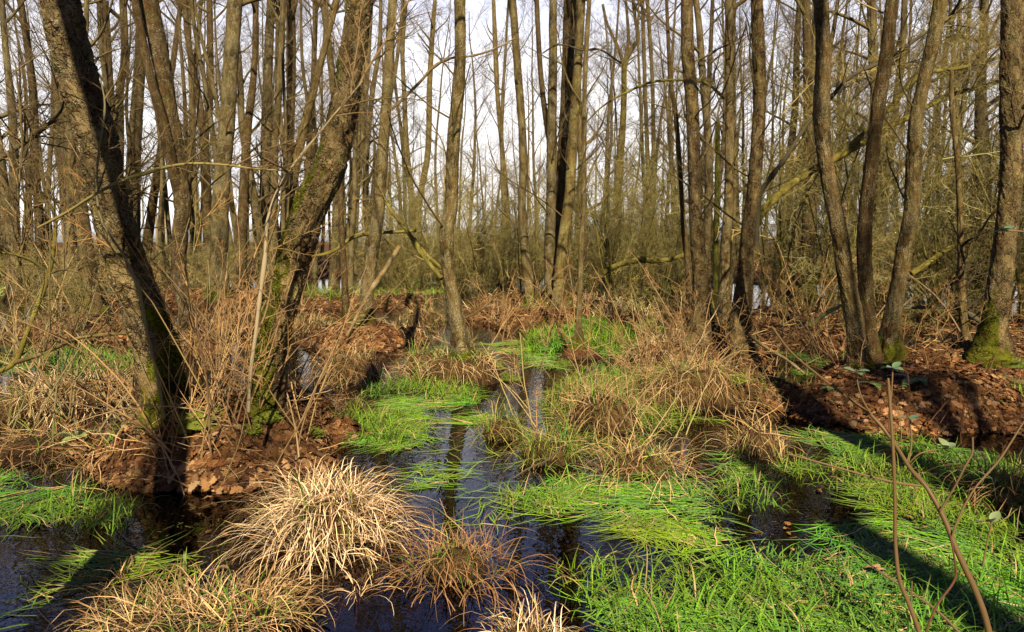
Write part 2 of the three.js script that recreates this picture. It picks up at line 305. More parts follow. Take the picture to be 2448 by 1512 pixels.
// ---------------------------------------------------------------- trees
const SPRAY = {
  crown: [1, 2, 3, 4].map(s => spray(s, { n: 8, m: 3, r0: .0055, wig: .35, spread: .75, lift: .03 })),
  fine: [5, 6, 7].map(s => spray(s, { n: 11, m: 5, r0: .0065, wig: .5, spread: .9, lift: .01, third: 1 })),
  near: [21, 22, 23, 24].map(s => spray(s, { n: 6, m: 2, r0: .013, wig: .55, spread: .85, lift: .02 })),
  bush: [8, 9, 10, 11].map(s => spray(s, { n: 10, m: 5, r0: .007, wig: .8, spread: 1.1, lift: 0, third: 1 })),
};
function sprayAt(p, d, len, c, r) { Q.setFromUnitVectors(UP, d.clone().normalize()).multiply(new THREE.Quaternion().setFromAxisAngle(UP, r() * 6.28)); return { m: mat4(p, Q, V3(len * rr(.8, 1.2, r), len, len * rr(.8, 1.2, r))), c }; }
const MOSS = [.55, .76, .11];
// limbs and twigs for the crown of a trunk given by its path
function crown(parent, path, rad, r, { from = 4.5, limbs = 7, size = 2.2, each = 9, merge = false, twigC = [1, 1, 1], twigs = 'crown', twigLen = 1.1, sep = 7, thin = 0 }) {
  const top = path[path.length - 1].y, copies = [], geos = [];
  for (let i = 0; i < limbs; i++) {
    const y = lerp(from, top - .6, (i + r() * .8) / limbs); let k = 0; while (k < path.length - 2 && path[k + 1].y < y) k++;
    const t = clamp((y - path[k].y) / (path[k + 1].y - path[k].y)), p = path[k].clone().lerp(path[k + 1], t), a = r() * 6.28, up = rr(.5, 1.3, r), r0 = lerp(rad[k], rad[k + 1], t) * (thin || rr(.35, .55, r));
    const L = size * (1.15 - .6 * (y - from) / (top - from)) * rr(.7, 1.25, r), lp = wander(p, V3(Math.cos(a), up, Math.sin(a)), L, 6, .45, .05, r);
    const g = sweep(lp, taper(7, Math.max(.012, r0), .006), sep, L / 9, { capEnd: false }); merge ? geos.push(g) : part('branch', g, M.branch, parent);
    for (let j = 0; j < each; j++) { const s = .25 + .75 * j / each, q = s * 6, w = Math.min(5, Math.floor(q)), pp = lp[w].clone().lerp(lp[w + 1], q - w), d = lp[w + 1].clone().sub(lp[w]).normalize().multiplyScalar(.7).add(V3(r() - .5, r() * .7 - .15, r() - .5).multiplyScalar(1.5)); copies.push(sprayAt(pp, d, twigLen * rr(.5, 1.1, r), vary(twigC, r, .3), r)); }
  }
  if (merge && geos.length) part('branches', mergeGeometries(geos), M.branch, parent, 'stuff');
  scatterMix('twigs', SPRAY[twigs], M.twig, copies, parent);
}
// a tree traced from the photograph: path of [u, v, width] from the foot up
function tree(name, label, path, { y0 = .18, mat = 'fissured', total = 11.5, limbs = 6, moss = 0, mossSide = null, back = 0, fine = false, mound = .45, seed = 1, flare = .62, group, tone = [1, 1, 1], end = false, category = 'tree' } = {}) {
  const r = rng(seed * 977 + 5), b = spot(path[0][0], path[0][1], y0), d0 = -b.z;
  if (mound) hump(b.x, b.z, mound, mound, y0 + .02);
  const root = thing(name, label, category, V3(b.x, 0, b.z), group);
  const cosA = Math.cos(Math.atan((path[0][0] - W / 2) / F));
  let pts = [], rad = [];
  path.forEach(([u, v, w], i) => { let d = d0; let p = deep(u, v, d); p = deep(u, v, d0 + back * (p.y - y0)); pts.push(p.sub(root.position)); rad.push(w / 2 / F * (d0 + back * (p.y - y0)) * cosA); });
  pts[0].y = y0; pts.unshift(pts[0].clone().lerp(pts[1], -.25 / Math.max(.2, pts[1].y - pts[0].y))); pts[0].y = y0 - .3; rad.unshift(rad[0]);
  const nVis = pts.length;
  if (!end) {
    const p = pts[nVis - 1].clone(), d = pts[nVis - 1].clone().sub(pts[nVis - 2]).normalize(), n = 6, dh = (total - p.y) / n, r1 = rad[nVis - 1];
    for (let i = 1; i <= n; i++) { d.lerp(UP, .25).add(V3((r() - .5) * .1, 0, (r() - .5) * .1)).normalize(); p.addScaledVector(d, dh / d.y); pts.push(p.clone()); rad.push(lerp(r1, .018, i / n)); }
  }
  const plates = fine || d0 < 10.5, wob = r() * 50, lobes = 3 + Math.floor(r() * 3), visTop = pts[nVis - 1].y;
  const push = (a, s, p, r0, dir) => {
    const h = p.y - y0, fl = 1 + flare * Math.exp(-Math.max(0, h) / .19) * (.9 + .5 * Math.sin(a * lobes + wob));
    let rd = r0 * fl * (1 + .17 * (fbm(Math.cos(a) * 1.3 + wob, s * 3, Math.sin(a) * 1.3) - .5) + .07 * (noise(Math.cos(a) * 3 + wob, s * 9, Math.sin(a) * 3) - .5));
    if (plates) { // bark plates as relief
      const nx = Math.max(8, Math.round(2 * Math.PI * r0 / (fine ? .036 : .028))), x = a / 6.2832 * nx, wx = (fbm(x * .9, s * 16, 3) - .5) * 1.6 + (noise(x * 3, s * 60, 4) - .5) * .4, wy = (fbm(x * .9, s * 14, 8) - .5) * 1.8;
      const c = cells(x + wx, s / .062 + wy, nx, 9999, 5), c2 = cells(x * 2 + wx * 1.6, s / .031 + wy * 1.6, nx * 2, 9999, 15), gap = (1 - smooth(.0, .2, c.e)) * smooth(.4, .65, noise(x * .35, s * 5, 6));
      rd += r0 / .15 * (fine ? 1 : .55) * (-.016 + .024 * c.id + .01 * c2.id - .022 * gap + .008 * (fbm(x * 2.2, s * 50, 5) - .5));
    }
    return rd;
  };
  const tint = (a, s, p, dir) => {
    const n = fbm(Math.cos(a) * 2 + wob, s * 1.6, Math.sin(a) * 2 + 7), n2 = fbm(Math.cos(a) * 4 + wob, s * 11, Math.sin(a) * 4), k = .5 + .55 * n + .45 * smooth(.3, .7, n2); let c = [tone[0] * k, tone[1] * k, tone[2] * k * (.9 + .2 * noise(s * 2, wob))];
    if (moss) {
      const h = p.y - y0, side = mossSide === null ? 0 : .5 * Math.cos(Math.atan2(-dir.z, dir.x) - mossSide) - .25, q = fbm(Math.cos(a) * 3, s * 7, Math.sin(a) * 3 + wob) + side + .55 * (1 - h / moss);
      const m = smooth(.62, .74, q); c = c.map((x, i) => lerp(x, MOSS[i] * (.7 + .6 * noise(a * 9, s * 40)), m));
    }
    return c;
  };
  const near = d0 < 9.5, nr = fine ? 110 : plates ? 64 : 18;
  const st = (t, cv) => { const y = cv.getPointAt(t).y; return y < visTop + .3 ? (fine ? .014 : plates ? .022 : .09) : .3; };
  const g = sweep(pts, rad, nr, st, { push, tint });
  part('trunk', g, M[mat], root);
  if (limbs && !end) crown(root, pts.slice(2), rad.slice(2), r, { from: Math.max(4.2, visTop * .9), limbs, size: 2.1, each: 5, twigC: [1, .95, .9] });
  if (!end && d0 > 8 && limbs > 3) crown(root, pts.slice(1, nVis), rad.slice(1, nVis), r, { from: 1.6, limbs: 5, size: 1.2, each: 3, sep: 5, twigC: [1, .95, .9], twigLen: .9, thin: .16 });
  return { root, pts, rad, d: d0, r };
}
// a second stem or limb of a traced tree: path of [u, v, width, depth offset]
function stem(t, path, { name = 'stem', mat = 'rough', total = 0, tone = [1, 1, 1] } = {}) {
  const pts = path.map(([u, v, w, dz = 0]) => deep(u, v, t.d + dz).sub(t.root.position)), rad = path.map(([u, v, w, dz = 0]) => w / 2 / F * (t.d + dz));
  if (total) { const n = pts.length, p = pts[n - 1].clone(), d = pts[n - 1].clone().sub(pts[n - 2]).normalize(), dh = (total - p.y) / 5, r1 = rad[n - 1]; for (let i = 1; i <= 5; i++) { d.lerp(UP, .25).normalize(); p.addScaledVector(d, dh / d.y); pts.push(p.clone()); rad.push(lerp(r1, .015, i / 5)); } }
  const g = sweep(pts, rad, 14, .08, { tint: (a, s) => { const k = .8 + .4 * fbm(s * 3, a, t.d); return tone.map(x => x * k); } });
  part(name, g, M[mat], t.root);
  if (total) crown(t.root, pts, rad, t.r, { from: 5, limbs: 4, size: 1.8, each: 5 });
}

const A = 'alder_tree';
// the two big leaning alders at the left
const big = tree(A, 'thick plated alder at the left leaning left with a shaded right side', [[392, 1010, 120], [388, 948, 108], [376, 848, 108], [341, 747, 106], [296, 612, 96], [262, 490, 90], [232, 336, 96], [192, 202, 94], [160, 90, 92], [143, 0, 90]], { y0: .3, mat: 'plated', fine: true, moss: .75, mossSide: -.3, mound: 0, seed: 2, total: 12, tone: [1, .98, .95] });
const lean = tree(A, 'rough plated alder leaning right with green moss on its left edge', [[632, 1000, 92], [640, 915, 80], [657, 780, 78], [688, 680, 76], [712, 579, 82], [750, 478, 80], [776, 430, 80], [797, 370, 74], [820, 269, 68], [843, 134, 62], [859, 0, 60]], { y0: .28, mat: 'plated', fine: true, moss: 1.8, mossSide: -2.8, mound: 0, seed: 3, total: 12, tone: [.95, .9, .82] });
// left-hand group
const twin = tree(A, 'dark two stemmed alder standing behind the left leaning alder', [[460, 822, 44], [446, 750, 36], [430, 680, 34], [427, 612, 36], [432, 540, 40], [437, 504, 42], [420, 370, 42], [405, 269, 40], [383, 134, 42], [355, 0, 45]], { mat: 'rough', seed: 4, y0: .2 });
stem(twin, [[438, 560, 20, .04], [428, 470, 26, -.02], [412, 400, 26, -.12], [391, 302, 24, -.2], [355, 168, 19, -.25], [322, 0, 18, -.3]], { total: 10, tone: [1, .95, .88] });
tree(A, 'straight pale sunlit alder just right of the dark two stemmed alder', [[520, 712, 52], [522, 646, 45], [527, 478, 42], [542, 302, 38], [550, 168, 36], [562, 0, 36]], { seed: 5, y0: .2, moss: .4, tone: [1.1, 1.1, 1.05] });
tree(A, 'lit plated alder rising behind the big left alder and the dark twin stems', [[312, 640, 46], [316, 500, 40], [318, 403, 36], [326, 269, 31], [334, 150, 27], [338, 0, 25]], { seed: 6, mat: 'plated' });
tree(A, 'bent alder with a kinked upper trunk behind the big left alder', [[268, 640, 30], [283, 420, 24], [286, 300, 21], [285, 235, 20], [288, 195, 20], [297, 150, 19], [293, 0, 18]], { seed: 7, tone: [.9, .88, .8] });
tree(A, 'slim alder seen just right of the top of the big left alder', [[290, 620, 26], [272, 420, 24], [265, 269, 23], [258, 168, 22], [249, 0, 20]], { seed: 8, mat: 'rough' });
tree(A, 'thin pale alder pole right of the dark two stemmed alder', [[476, 640, 17], [466, 480, 14], [462, 370, 13], [455, 168, 12], [447, 0, 12]], { seed: 9, mat: 'young', tone: [1.2, 1.2, 1.1] });
const fork1 = tree(A, 'forked alder with a dark right stem left of the pale straight alder', [[500, 660, 26], [496, 520, 24], [490, 400, 24], [488, 320, 24], [500, 250, 17], [502, 168, 17], [500, 0, 14]], { seed: 10, mat: 'rough', tone: [1, .95, .88] });
stem(fork1, [[488, 330, 18], [478, 260, 17, .1], [466, 190, 15, .2], [450, 100, 13, .3], [440, 0, 12, .4]], { total: 9 });
tree(A, 'dark curving alder right of the pale straight alder', [[575, 690, 30], [580, 504, 24], [592, 302, 20], [607, 168, 15], [611, 0, 14]], { seed: 11, mat: 'rough', tone: [1, .95, .88] });
tree(A, 'lit alder fifth from the leaning mossy alder toward the left', [[628, 650, 30], [632, 480, 26], [637, 269, 24], [642, 130, 22], [648, 0, 20]], { seed: 12 });
tree(A, 'slender brown alder between two thicker alders left of the mossy leaning alder', [[650, 660, 24], [655, 480, 19], [657, 336, 18], [670, 168, 16], [676, 0, 13]], { seed: 13, mat: 'young' });
tree(A, 'dark straight alder nearest left of the leaning mossy alder', [[682, 655, 30], [684, 470, 24], [691, 336, 22], [697, 168, 20], [695, 0, 20]], { seed: 14, mat: 'rough', tone: [1, .95, .88] });
tree(A, 'alder leaning right that crosses behind the mossy leaning alder', [[668, 680, 32], [688, 490, 26], [705, 403, 24], [727, 302, 22], [754, 200, 17], [788, 67, 14], [806, 0, 13]], { seed: 15, mat: 'young', tone: [1, .95, .88] });
tree(A, 'slim alder that meets the mossy leaning alder at mid height', [[800, 640, 22], [804, 480, 18], [806, 330, 17], [797, 218, 16], [786, 110, 16], [772, 0, 15]], { seed: 16, mat: 'young' });
tree(A, 'thin upright alder in the gap left of the mossy leaning alder', [[726, 640, 20], [735, 420, 16], [748, 200, 13], [755, 0, 11]], { seed: 17, mat: 'young' });
// centre
tree(A, 'thin dark alder on the mossy hummock behind the mossy leaning alder', [[832, 778, 24], [828, 747, 18], [820, 612, 14], [814, 478, 13], [818, 400, 13], [842, 330, 12], [852, 250, 12], [862, 120, 10], [866, 0, 9]], { seed: 18, mat: 'rough', y0: .27, mound: 0, moss: .3, tone: [1, .95, .88], limbs: 3 });
const t5 = tree(A, 'straight lit alder with a cut pole leaning against its foot', [[866, 780, 44], [870, 747, 34], [884, 646, 30], [899, 545, 31], [905, 504, 30], [912, 403, 27], [922, 269, 25], [930, 134, 23], [939, 0, 21]], { seed: 19, y0: .27, mound: 0, moss: .3, tone: [1.1, 1.08, 1] });
tree(A, 'lit alder in the middle standing on its own grassy hummock', [[1106, 858, 50], [1099, 814, 36], [1089, 747, 34], [1073, 646, 31], [1068, 545, 33], [1077, 504, 32], [1084, 336, 30], [1094, 235, 29], [1100, 134, 26], [1099, 0, 26]], { seed: 20, y0: .22, mound: .62, moss: .18, tone: [1.05, 1.02, .95] });
tree(A, 'smooth slim alder alone in the open gap right of the middle alder', [[1278, 732, 36], [1266, 680, 26], [1253, 579, 21], [1248, 504, 19], [1251, 403, 19], [1248, 302, 19], [1235, 134, 18], [1225, 0, 17]], { seed: 21, mat: 'young', y0: .22, mound: 0, moss: .3 });
const t8 = tree(A, 'left trunk of the tight alder clump right of the middle', [[1318, 738, 40], [1316, 680, 30], [1314, 579, 27], [1317, 504, 23], [1318, 336, 22], [1322, 168, 20], [1322, 0, 17]], { seed: 22, y0: .22, mound: 0, moss: .45 });
stem(t8, [[1316, 345, 16], [1303, 269, 13], [1292, 168, 12], [1283, 0, 11]], { total: 9 });
tree(A, 'thick dark trunk inside the tight alder clump', [[1345, 728, 34], [1338, 600, 24], [1340, 470, 24], [1350, 300, 26], [1357, 168, 28], [1364, 0, 30]], { seed: 23, y0: .24, mound: 0, mat: 'rough', tone: [1, .95, .88], moss: .4 });
tree(A, 'pale smooth front trunk of the tight alder clump', [[1336, 742, 34], [1336, 680, 24], [1346, 579, 26], [1361, 470, 25], [1369, 336, 24], [1381, 168, 20], [1391, 0, 17]], { seed: 24, y0: .24, mound: 0, mat: 'young', tone: [1.15, 1.15, 1.02] });
tree(A, 'thin alder sapling trunk standing nearer than the tight alder clump', [[1384, 836, 26], [1384, 780, 15], [1387, 680, 13], [1390, 579, 12], [1394, 504, 11], [1396, 336, 11], [1399, 168, 11], [1409, 0, 10]], { seed: 25, y0: .1, mound: .4, mat: 'young', moss: .22, limbs: 4 });
const fork2 = tree(A, 'far forked tree with a yellow mossy trunk in the middle distance', [[1474, 640, 26], [1476, 480, 22], [1482, 380, 19], [1489, 300, 15], [1492, 230, 13], [1495, 150, 13], [1512, 115, 11], [1525, 94, 9], [1518, 40, 8], [1514, 0, 8]], { seed: 26, mat: 'young', tone: [1, 1, .6], moss: 4.5 });
stem(fork2, [[1493, 165, 9], [1480, 120, 8], [1462, 80, 7], [1450, 50, 6], [1441, 10, 6]], { mat: 'young', total: 9 });
stem(fork2, [[1495, 150, 8], [1503, 90, 7], [1500, 40, 6], [1496, 0, 6]], { mat: 'young', total: 9 });
tree(A, 'left of two straight slim poles right of the far forked tree', [[1553, 640, 14], [1549, 400, 11], [1542, 200, 9], [1536, 0, 9]], { seed: 27, mat: 'young' });
tree(A, 'right of two straight slim poles right of the far forked tree', [[1566, 640, 14], [1563, 400, 10], [1560, 200, 9], [1548, 0, 9]], { seed: 28, mat: 'young' });
// right-hand group
tree(A, 'thin nearly black alder left of the right hand alder group', [[1651, 745, 18], [1645, 646, 14], [1635, 545, 14], [1632, 504, 11], [1626, 403, 11], [1615, 269, 11], [1604, 200, 10], [1598, 101, 9], [1594, 0, 8]], { seed: 29, mat: 'rough', y0: .25, tone: [1, .95, .88], limbs: 3 });
tree(A, 'dark alder with mottled light on its upper trunk above the twiggy hummock', [[1680, 815, 58], [1676, 740, 44], [1676, 680, 40], [1669, 579, 35], [1663, 504, 31], [1658, 336, 30], [1654, 235, 30], [1645, 134, 30], [1642, 0, 28]], { seed: 30, y0: .33, mat: 'plated', mound: 0, tone: [1, .95, .88] });
tree('dead_snag', 'green algae covered snag broken off at mid height', [[1709, 735, 15], [1711, 686, 13], [1712, 579, 12], [1715, 420, 12], [1717, 291, 10]], { seed: 31, y0: .25, mat: 'young', tone: [.45, .6, .2], end: true, limbs: 0, category: 'snag', mound: 0 });
tree(A, 'middle alder of three on the twiggy hummock', [[1726, 770, 34], [1731, 680, 25], [1735, 579, 25], [1741, 504, 22], [1744, 370, 22], [1745, 269, 20], [1744, 168, 20], [1743, 0, 19]], { seed: 32, y0: .3, mound: 0, tone: [1.05, 1, .85] });
tree(A, 'rightmost alder of three on the twiggy hummock with scaly bark', [[1764, 820, 60], [1772, 747, 46], [1782, 646, 38], [1789, 545, 31], [1800, 470, 33], [1809, 370, 31], [1816, 269, 30], [1814, 134, 31], [1810, 0, 28]], { seed: 33, y0: .33, mat: 'plated', mound: 0, tone: [1, .93, .82] });
tree(A, 'mossy footed alder behind the three stems on the right hummock', [[1922, 728, 62], [1930, 680, 44], [1932, 646, 40], [1937, 478, 34], [1934, 302, 24], [1931, 134, 21], [1928, 0, 20]], { seed: 34, y0: .2, mat: 'rough', moss: 1.1, tone: [1, .95, .88] });
tree(A, 'speckled alder leaning left, left stem of three on the right hummock', [[2056, 890, 50], [2050, 850, 44], [2045, 780, 45], [2026, 680, 44], [2011, 579, 41], [1996, 504, 39], [1972, 370, 39], [1965, 269, 42], [1969, 134, 38], [1963, 0, 35]], { seed: 35, y0: .32, mound: 0, tone: [.95, .88, .78], moss: .15 });
tree(A, 'dark upright middle stem of three on the right hummock', [[2082, 850, 34], [2076, 760, 33], [2070, 680, 36], [2067, 579, 37], [2071, 504, 35], [2090, 336, 33], [2104, 235, 33], [2119, 134, 33], [2134, 0, 31]], { seed: 36, y0: .32, mat: 'rough', mound: 0, tone: [1, .95, .88] });
tree(A, 'alder leaning right, right stem of three on the right hummock', [[2124, 838, 50], [2131, 780, 42], [2148, 680, 39], [2167, 579, 41], [2180, 504, 38], [2184, 403, 37], [2189, 302, 34], [2208, 201, 32], [2231, 101, 33], [2250, 0, 35]], { seed: 37, y0: .3, mound: 0, tone: [.95, .9, .78], moss: .15 });
tree('dead_snag', 'thin green barked snag broken below the branches left of the far right alder', [[2306, 818, 24], [2304, 780, 20], [2297, 579, 17], [2294, 470, 14], [2288, 370, 13], [2277, 269, 14], [2276, 165, 10]], { seed: 38, y0: .22, mat: 'young', tone: [1, .95, .88], end: true, limbs: 0, category: 'snag', mound: 0 });
tree(A, 'thick sunlit alder at the right edge with a dark mossy left foot', [[2366, 852, 88], [2376, 780, 66], [2391, 680, 61], [2404, 579, 58], [2414, 478, 56], [2420, 336, 55], [2418, 201, 56], [2421, 0, 54]], { seed: 39, y0: .24, mat: 'plated', mound: 0, moss: .6, mossSide: -2.8, tone: [1.08, 1.04, .95] });
// left edge
tree(A, 'slim lit alder at the left picture edge', [[38, 700, 30], [34, 520, 26], [30, 300, 22], [14, 130, 16], [2, 0, 15]], { seed: 40, mat: 'fissured' });
tree(A, 'alder third from the left edge with dark lower trunk', [[98, 690, 30], [92, 504, 24], [82, 400, 23], [78, 220, 20], [62, 90, 18], [48, 0, 17]], { seed: 41, mat: 'rough' });
tree(A, 'leaning alder directly left of the big left alder', [[196, 690, 34], [180, 520, 30], [150, 340, 28], [140, 200, 28], [128, 100, 26], [112, 0, 24]], { seed: 42, mat: 'fissured' });
const pair = tree(A, 'curved alder whose foot shows left of the big left alder', [[225, 740, 50], [215, 690, 34], [200, 612, 24], [190, 520, 24], [170, 400, 22], [176, 300, 16], [190, 180, 14], [204, 80, 13], [206, 0, 12]], { seed: 43, mat: 'young', y0: .22, moss: .4 });
stem(pair, [[236, 750, 26, -.1], [222, 660, 22, -.1], [208, 560, 20, -.1], [196, 478, 20, 0], [192, 400, 18, 0], [186, 300, 15, 0], [160, 150, 12, 0], [150, 0, 11, 0]], { total: 9, tone: [1, .95, .88] });
tree(A, 'dark leaning trunk crossing low behind the big left alder', [[344, 640, 30], [360, 520, 22], [378, 400, 20], [402, 230, 15], [425, 60, 13], [432, 0, 12]], { seed: 44, mat: 'rough', tone: [1, .95, .88] });
tree(A, 'pale far alder in the gap right of the straight lit alder', [[1004, 620, 18], [1000, 504, 15], [1022, 370, 14], [1027, 200, 13], [1035, 60, 11], [1040, 0, 9]], { seed: 45, mat: 'young', tone: [1.1, 1.1, .95] });
tree(A, 'slightly crooked far alder next right after the straight lit alder', [[985, 620, 17], [984, 480, 15], [972, 350, 12], [966, 220, 11], [962, 120, 10], [970, 0, 9]], { seed: 46, mat: 'young' });
tree(A, 'grey standing dead trunk behind the straight lit alder', [[838, 640, 34], [846, 480, 26], [862, 330, 22], [876, 150, 18], [884, 0, 16]], { seed: 47, mat: 'young', tone: [1.25, 1.3, 1.35] });
tree(A, 'far thin pole just left of the slim alder in the gap', [[1216, 600, 17], [1210, 480, 15], [1198, 330, 11], [1186, 180, 10], [1180, 0, 8]], { seed: 48, mat: 'young', tone: [1.15, 1.1, .95] });

// ---------------------------------------------------------------- the wood farther back: prototypes with trunk, branches, twigs
function farTree(seed) {
  const r = rng(seed * 31 + 7), g = new THREE.Group(), total = rr(11, 16, r), r0 = rr(.075, .15, r), p = V3(0, -.35, 0), d = V3((r() - .5) * .25, 1, (r() - .5) * .25).normalize(), pts = [p.clone()], rad = [r0 * 1.3], n = 11;
  for (let i = 1; i <= n; i++) { d.lerp(UP, .22).add(V3((r() - .5) * .16, 0, (r() - .5) * .16)).normalize(); p.addScaledVector(d, total / n); pts.push(p.clone()); rad.push(lerp(r0, .015, Math.pow(i / n, 1.1))); }
  part('trunk', sweep(pts, rad, 9, .5), M.far, g);
  crown(g, pts.slice(2), rad.slice(2), r, { from: rr(1.3, 3.2, r), limbs: 16, size: 2.1, each: 8, merge: true, twigC: [1.15, 1.05, .85], twigs: 'crown', twigLen: 1.25, sep: 4 });
  return g;
}
const zones = [ // [label, u0, u1, d0, d1, count]
  ['slim bare tree in the crowded wood behind the left alders', -180, 420, 15, 34, 28],
  ['slim bare tree in the wood behind the pale straight alder', 420, 880, 17, 40, 26],
  ['slim bare tree far behind the olive thicket in the middle gap', 880, 1340, 26, 58, 15],
  ['slim bare tree behind the far forked tree', 1340, 1640, 20, 50, 16],
  ['slim bare tree behind the three alders on the twiggy hummock', 1640, 1960, 15, 42, 22],
  ['slim bare tree in the tangled wood behind the right hand alders', 1960, 2640, 14, 36, 34],
];
const protos = Array.from({ length: 12 }, (_, i) => farTree(i + 1));
{
  const r = rng(404);
  for (const [label, u0, u1, d0, d1, n] of zones) for (let i = 0; i < n; i++) {
    const u = u0 + (u1 - u0) * (i + r()) / n, d = Math.sqrt(lerp(d0 * d0, d1 * d1, r())), x = (u - W / 2) / F * d;
    const t = protos[Math.floor(r() * 12)].clone(); t.name = numbered('bare_tree'); t.position.set(x, ground(x, -d), -d); t.rotation.y = r() * 6.28; const s = rr(.75, 1.1, r); t.scale.set(s * rr(.8, 1.25, r), s, s * rr(.8, 1.25, r));
    scene.add(t); tag(t, label, 'tree', label.replace('slim bare tree', 'slim bare trees'));
  }
}
// the same wood goes on behind the photographer: unseen, placed for dapple and less sky fill, gaps for sun
{
  const r = rng(808), side = x => Math.abs(x) < 3 ? 'in the middle' : x < 0 ? 'to the left' : 'to the right';
  for (let i = 0; i < 80; i++) { const x = -24 + 48 * (i + r()) / 80, z = rr(6, 30, r), line = x - SUN_X * z; if ((line > -1.7 && line < 2.3) || (line > 5.6 && line < 7.2)) continue; const t = protos[Math.floor(r() * 12)].clone(); t.name = numbered('bare_tree'); t.position.set(x, ground(x, z), z); t.rotation.y = r() * 6.28; t.scale.setScalar(rr(.85, 1.15, r)); scene.add(t); tag(t, 'bare tree of the wood behind the viewpoint ' + side(x), 'tree', 'bare trees behind the viewpoint'); }
}
// and to both sides of the picture: unseen, put in mainly to shade the right background
{
  const r = rng(818);
  for (const [s, n] of [[1, 20], [-1, 8]]) for (let i = 0; i < n; i++) { const z = -12 + 15 * (i + r()) / n, x = s * (Math.max(0, -z) * .78 + rr(2.5, 9, r) + (z > -2 ? 2 : 0)), line = x - SUN_X * z; if (line > 5.5 && line < 7.4) continue; const t = protos[Math.floor(r() * 12)].clone(); t.name = numbered('bare_tree'); t.position.set(x, ground(x, z), z); t.rotation.y = r() * 6.28; t.scale.setScalar(rr(.8, 1.1, r)); scene.add(t); tag(t, s > 0 ? 'bare tree of the wood outside the right picture edge' : 'bare tree of the wood outside the left picture edge', 'tree', 'bare trees beside the picture'); }
}
// the far wood closing the horizon reads as one mass; its unseen ring is added thicker to block low sky
{
  const r = rng(55), poles = [], tw = [], pole = wires([{ p: [V3(0, -.3, 0), V3(.1, 4, 0), V3(0, 8, .1), V3(.1, 13, 0)], r: [.12, .1, .07, .02] }], 6);
  for (let i = 0; i < 420; i++) { const a = -Math.PI + 2 * Math.PI * (i + r()) / 420, q = rr(45, 100, r), ahead = Math.cos(a) > .55; if (ahead && q < 60) continue; const d = Math.cos(a) * q, x = Math.sin(a) * q; const h = rr(.7, 1.15, r); poles.push({ m: mat4(V3(x, 0, -d), Q.setFromEuler(E.set(rr(-.06, .06, r), r() * 6.28, rr(-.06, .06, r))), V3(1, h, 1)), c: vary([.3, .235, .14], r, .3) });
    for (let j = 0; j < (ahead ? 5 : 14); j++) tw.push(sprayAt(V3(x + rr(-1.2, 1.2, r), rr(ahead ? 2 : .5, 12, r) * h, -d + rr(-1, 1, r)), V3(r() - .5, rr(.2, 1, r), r() - .5), rr(1.5, 3, r), vary([.26, .19, .1], r, .3), r)); }
  const g = new THREE.Group(); g.name = 'far_wood'; scene.add(g); tag(g, 'far bare wood closing the view behind everything, carried on unseen round the viewpoint', 'wood', null, 'stuff');
  scatter('poles', pole, M.white, poles, g); scatterMix('twigs', SPRAY.crown, M.white, tw, g);
}
// shade trees behind the photographer: trunk path in metres
function behind(label, pts, r0, { limbs = 7, seed = 1, from = 5 } = {}) {
  const r = rng(seed * 91), root = thing(A, label, 'tree', V3(pts[0][0], 0, pts[0][2])), p = pts.map(q => V3(...q).sub(root.position)), rad = taper(p.length, r0, r0 * .35);
  p[0].y = -.3 + ground(pts[0][0], pts[0][2]);
  part('trunk', sweep(p, rad, 16, .2, { tint: () => [1, 1, 1] }), M.fissured, root);
  crown(root, p, rad, r, { from, limbs, size: 2.2, each: 3 });
}

// ---------------------------------------------------------------- ground sheet and water
{
  const nx = 460, nz = 520, pos = [], uv = [], col = [], idx = [], sx = t => 13 * t + 55 * Math.pow(Math.abs(t), 5) * Math.sign(t);
  for (let j = 0; j <= nz; j++) for (let i = 0; i <= nx; i++) {
    const a = i / nx * 2 - 1, b = j / nz, x = sx(a), z = b < .12 ? lerp(22, -1.5, b / .12) : -1.5 - 17.5 * (b - .12) / .88 - 100 * Math.pow((b - .12) / .88, 6), y = ground(x, z);
    pos.push(x, y, z); uv.push(x, z);
    const n = fbm(x * 1.7, z * 1.7, 5), lit = smooth(.0, .09, y + (n - .5) * .12), m = fbm(x * 4, z * 4, 8);
    let q = 0; for (const k of mounds) if (k.bare) { const dx = (x - k.x) / k.rx, dz = (z - k.z) / k.rz; q = Math.max(q, 1 - smooth(.9, 1.25, Math.hypot(dx, dz))); }
    const wet = [.018, .012, .008], dry = [0, 1, 2].map(c => lerp(lerp([.075, .04, .02][c], [.15, .085, .042][c], m), lerp([.05, .034, .018][c], [.12, .085, .04][c], m), q)), grn = smooth(.62, .72, fbm(x * 2.6, z * 2.6, 31)) * lit * .5 * (1 - q);
    for (let c = 0; c < 3; c++) col.push(lerp(lerp(wet[c], dry[c], lit), [.06, .075, .015][c], grn) * 2.2);
    if (i && j) { const k = j * (nx + 1) + i; idx.push(k - nx - 2, k - 1, k - nx - 1, k - nx - 1, k - 1, k); }
  }
  const g = new THREE.BufferGeometry(); g.setAttribute('position', new THREE.Float32BufferAttribute(pos, 3)); g.setAttribute('uv', new THREE.Float32BufferAttribute(uv, 2)); g.setAttribute('color', new THREE.Float32BufferAttribute(col, 3));
  g.setIndex(idx.reverse()); g.computeVertexNormals(); if (g.attributes.normal.getY(1000) < 0) { g.setIndex(idx.reverse()); g.computeVertexNormals(); }
  structure('ground', g, M.soil);
  const w = new THREE.PlaneGeometry(140, 120, 1, 1); w.rotateX(-Math.PI / 2); w.translate(0, 0, -45);
  const wu = w.attributes.uv; for (let i = 0; i < wu.count; i++) wu.setXY(i, wu.getX(i) * 140, wu.getY(i) * 120);
  structure('water', w, M.water);
}

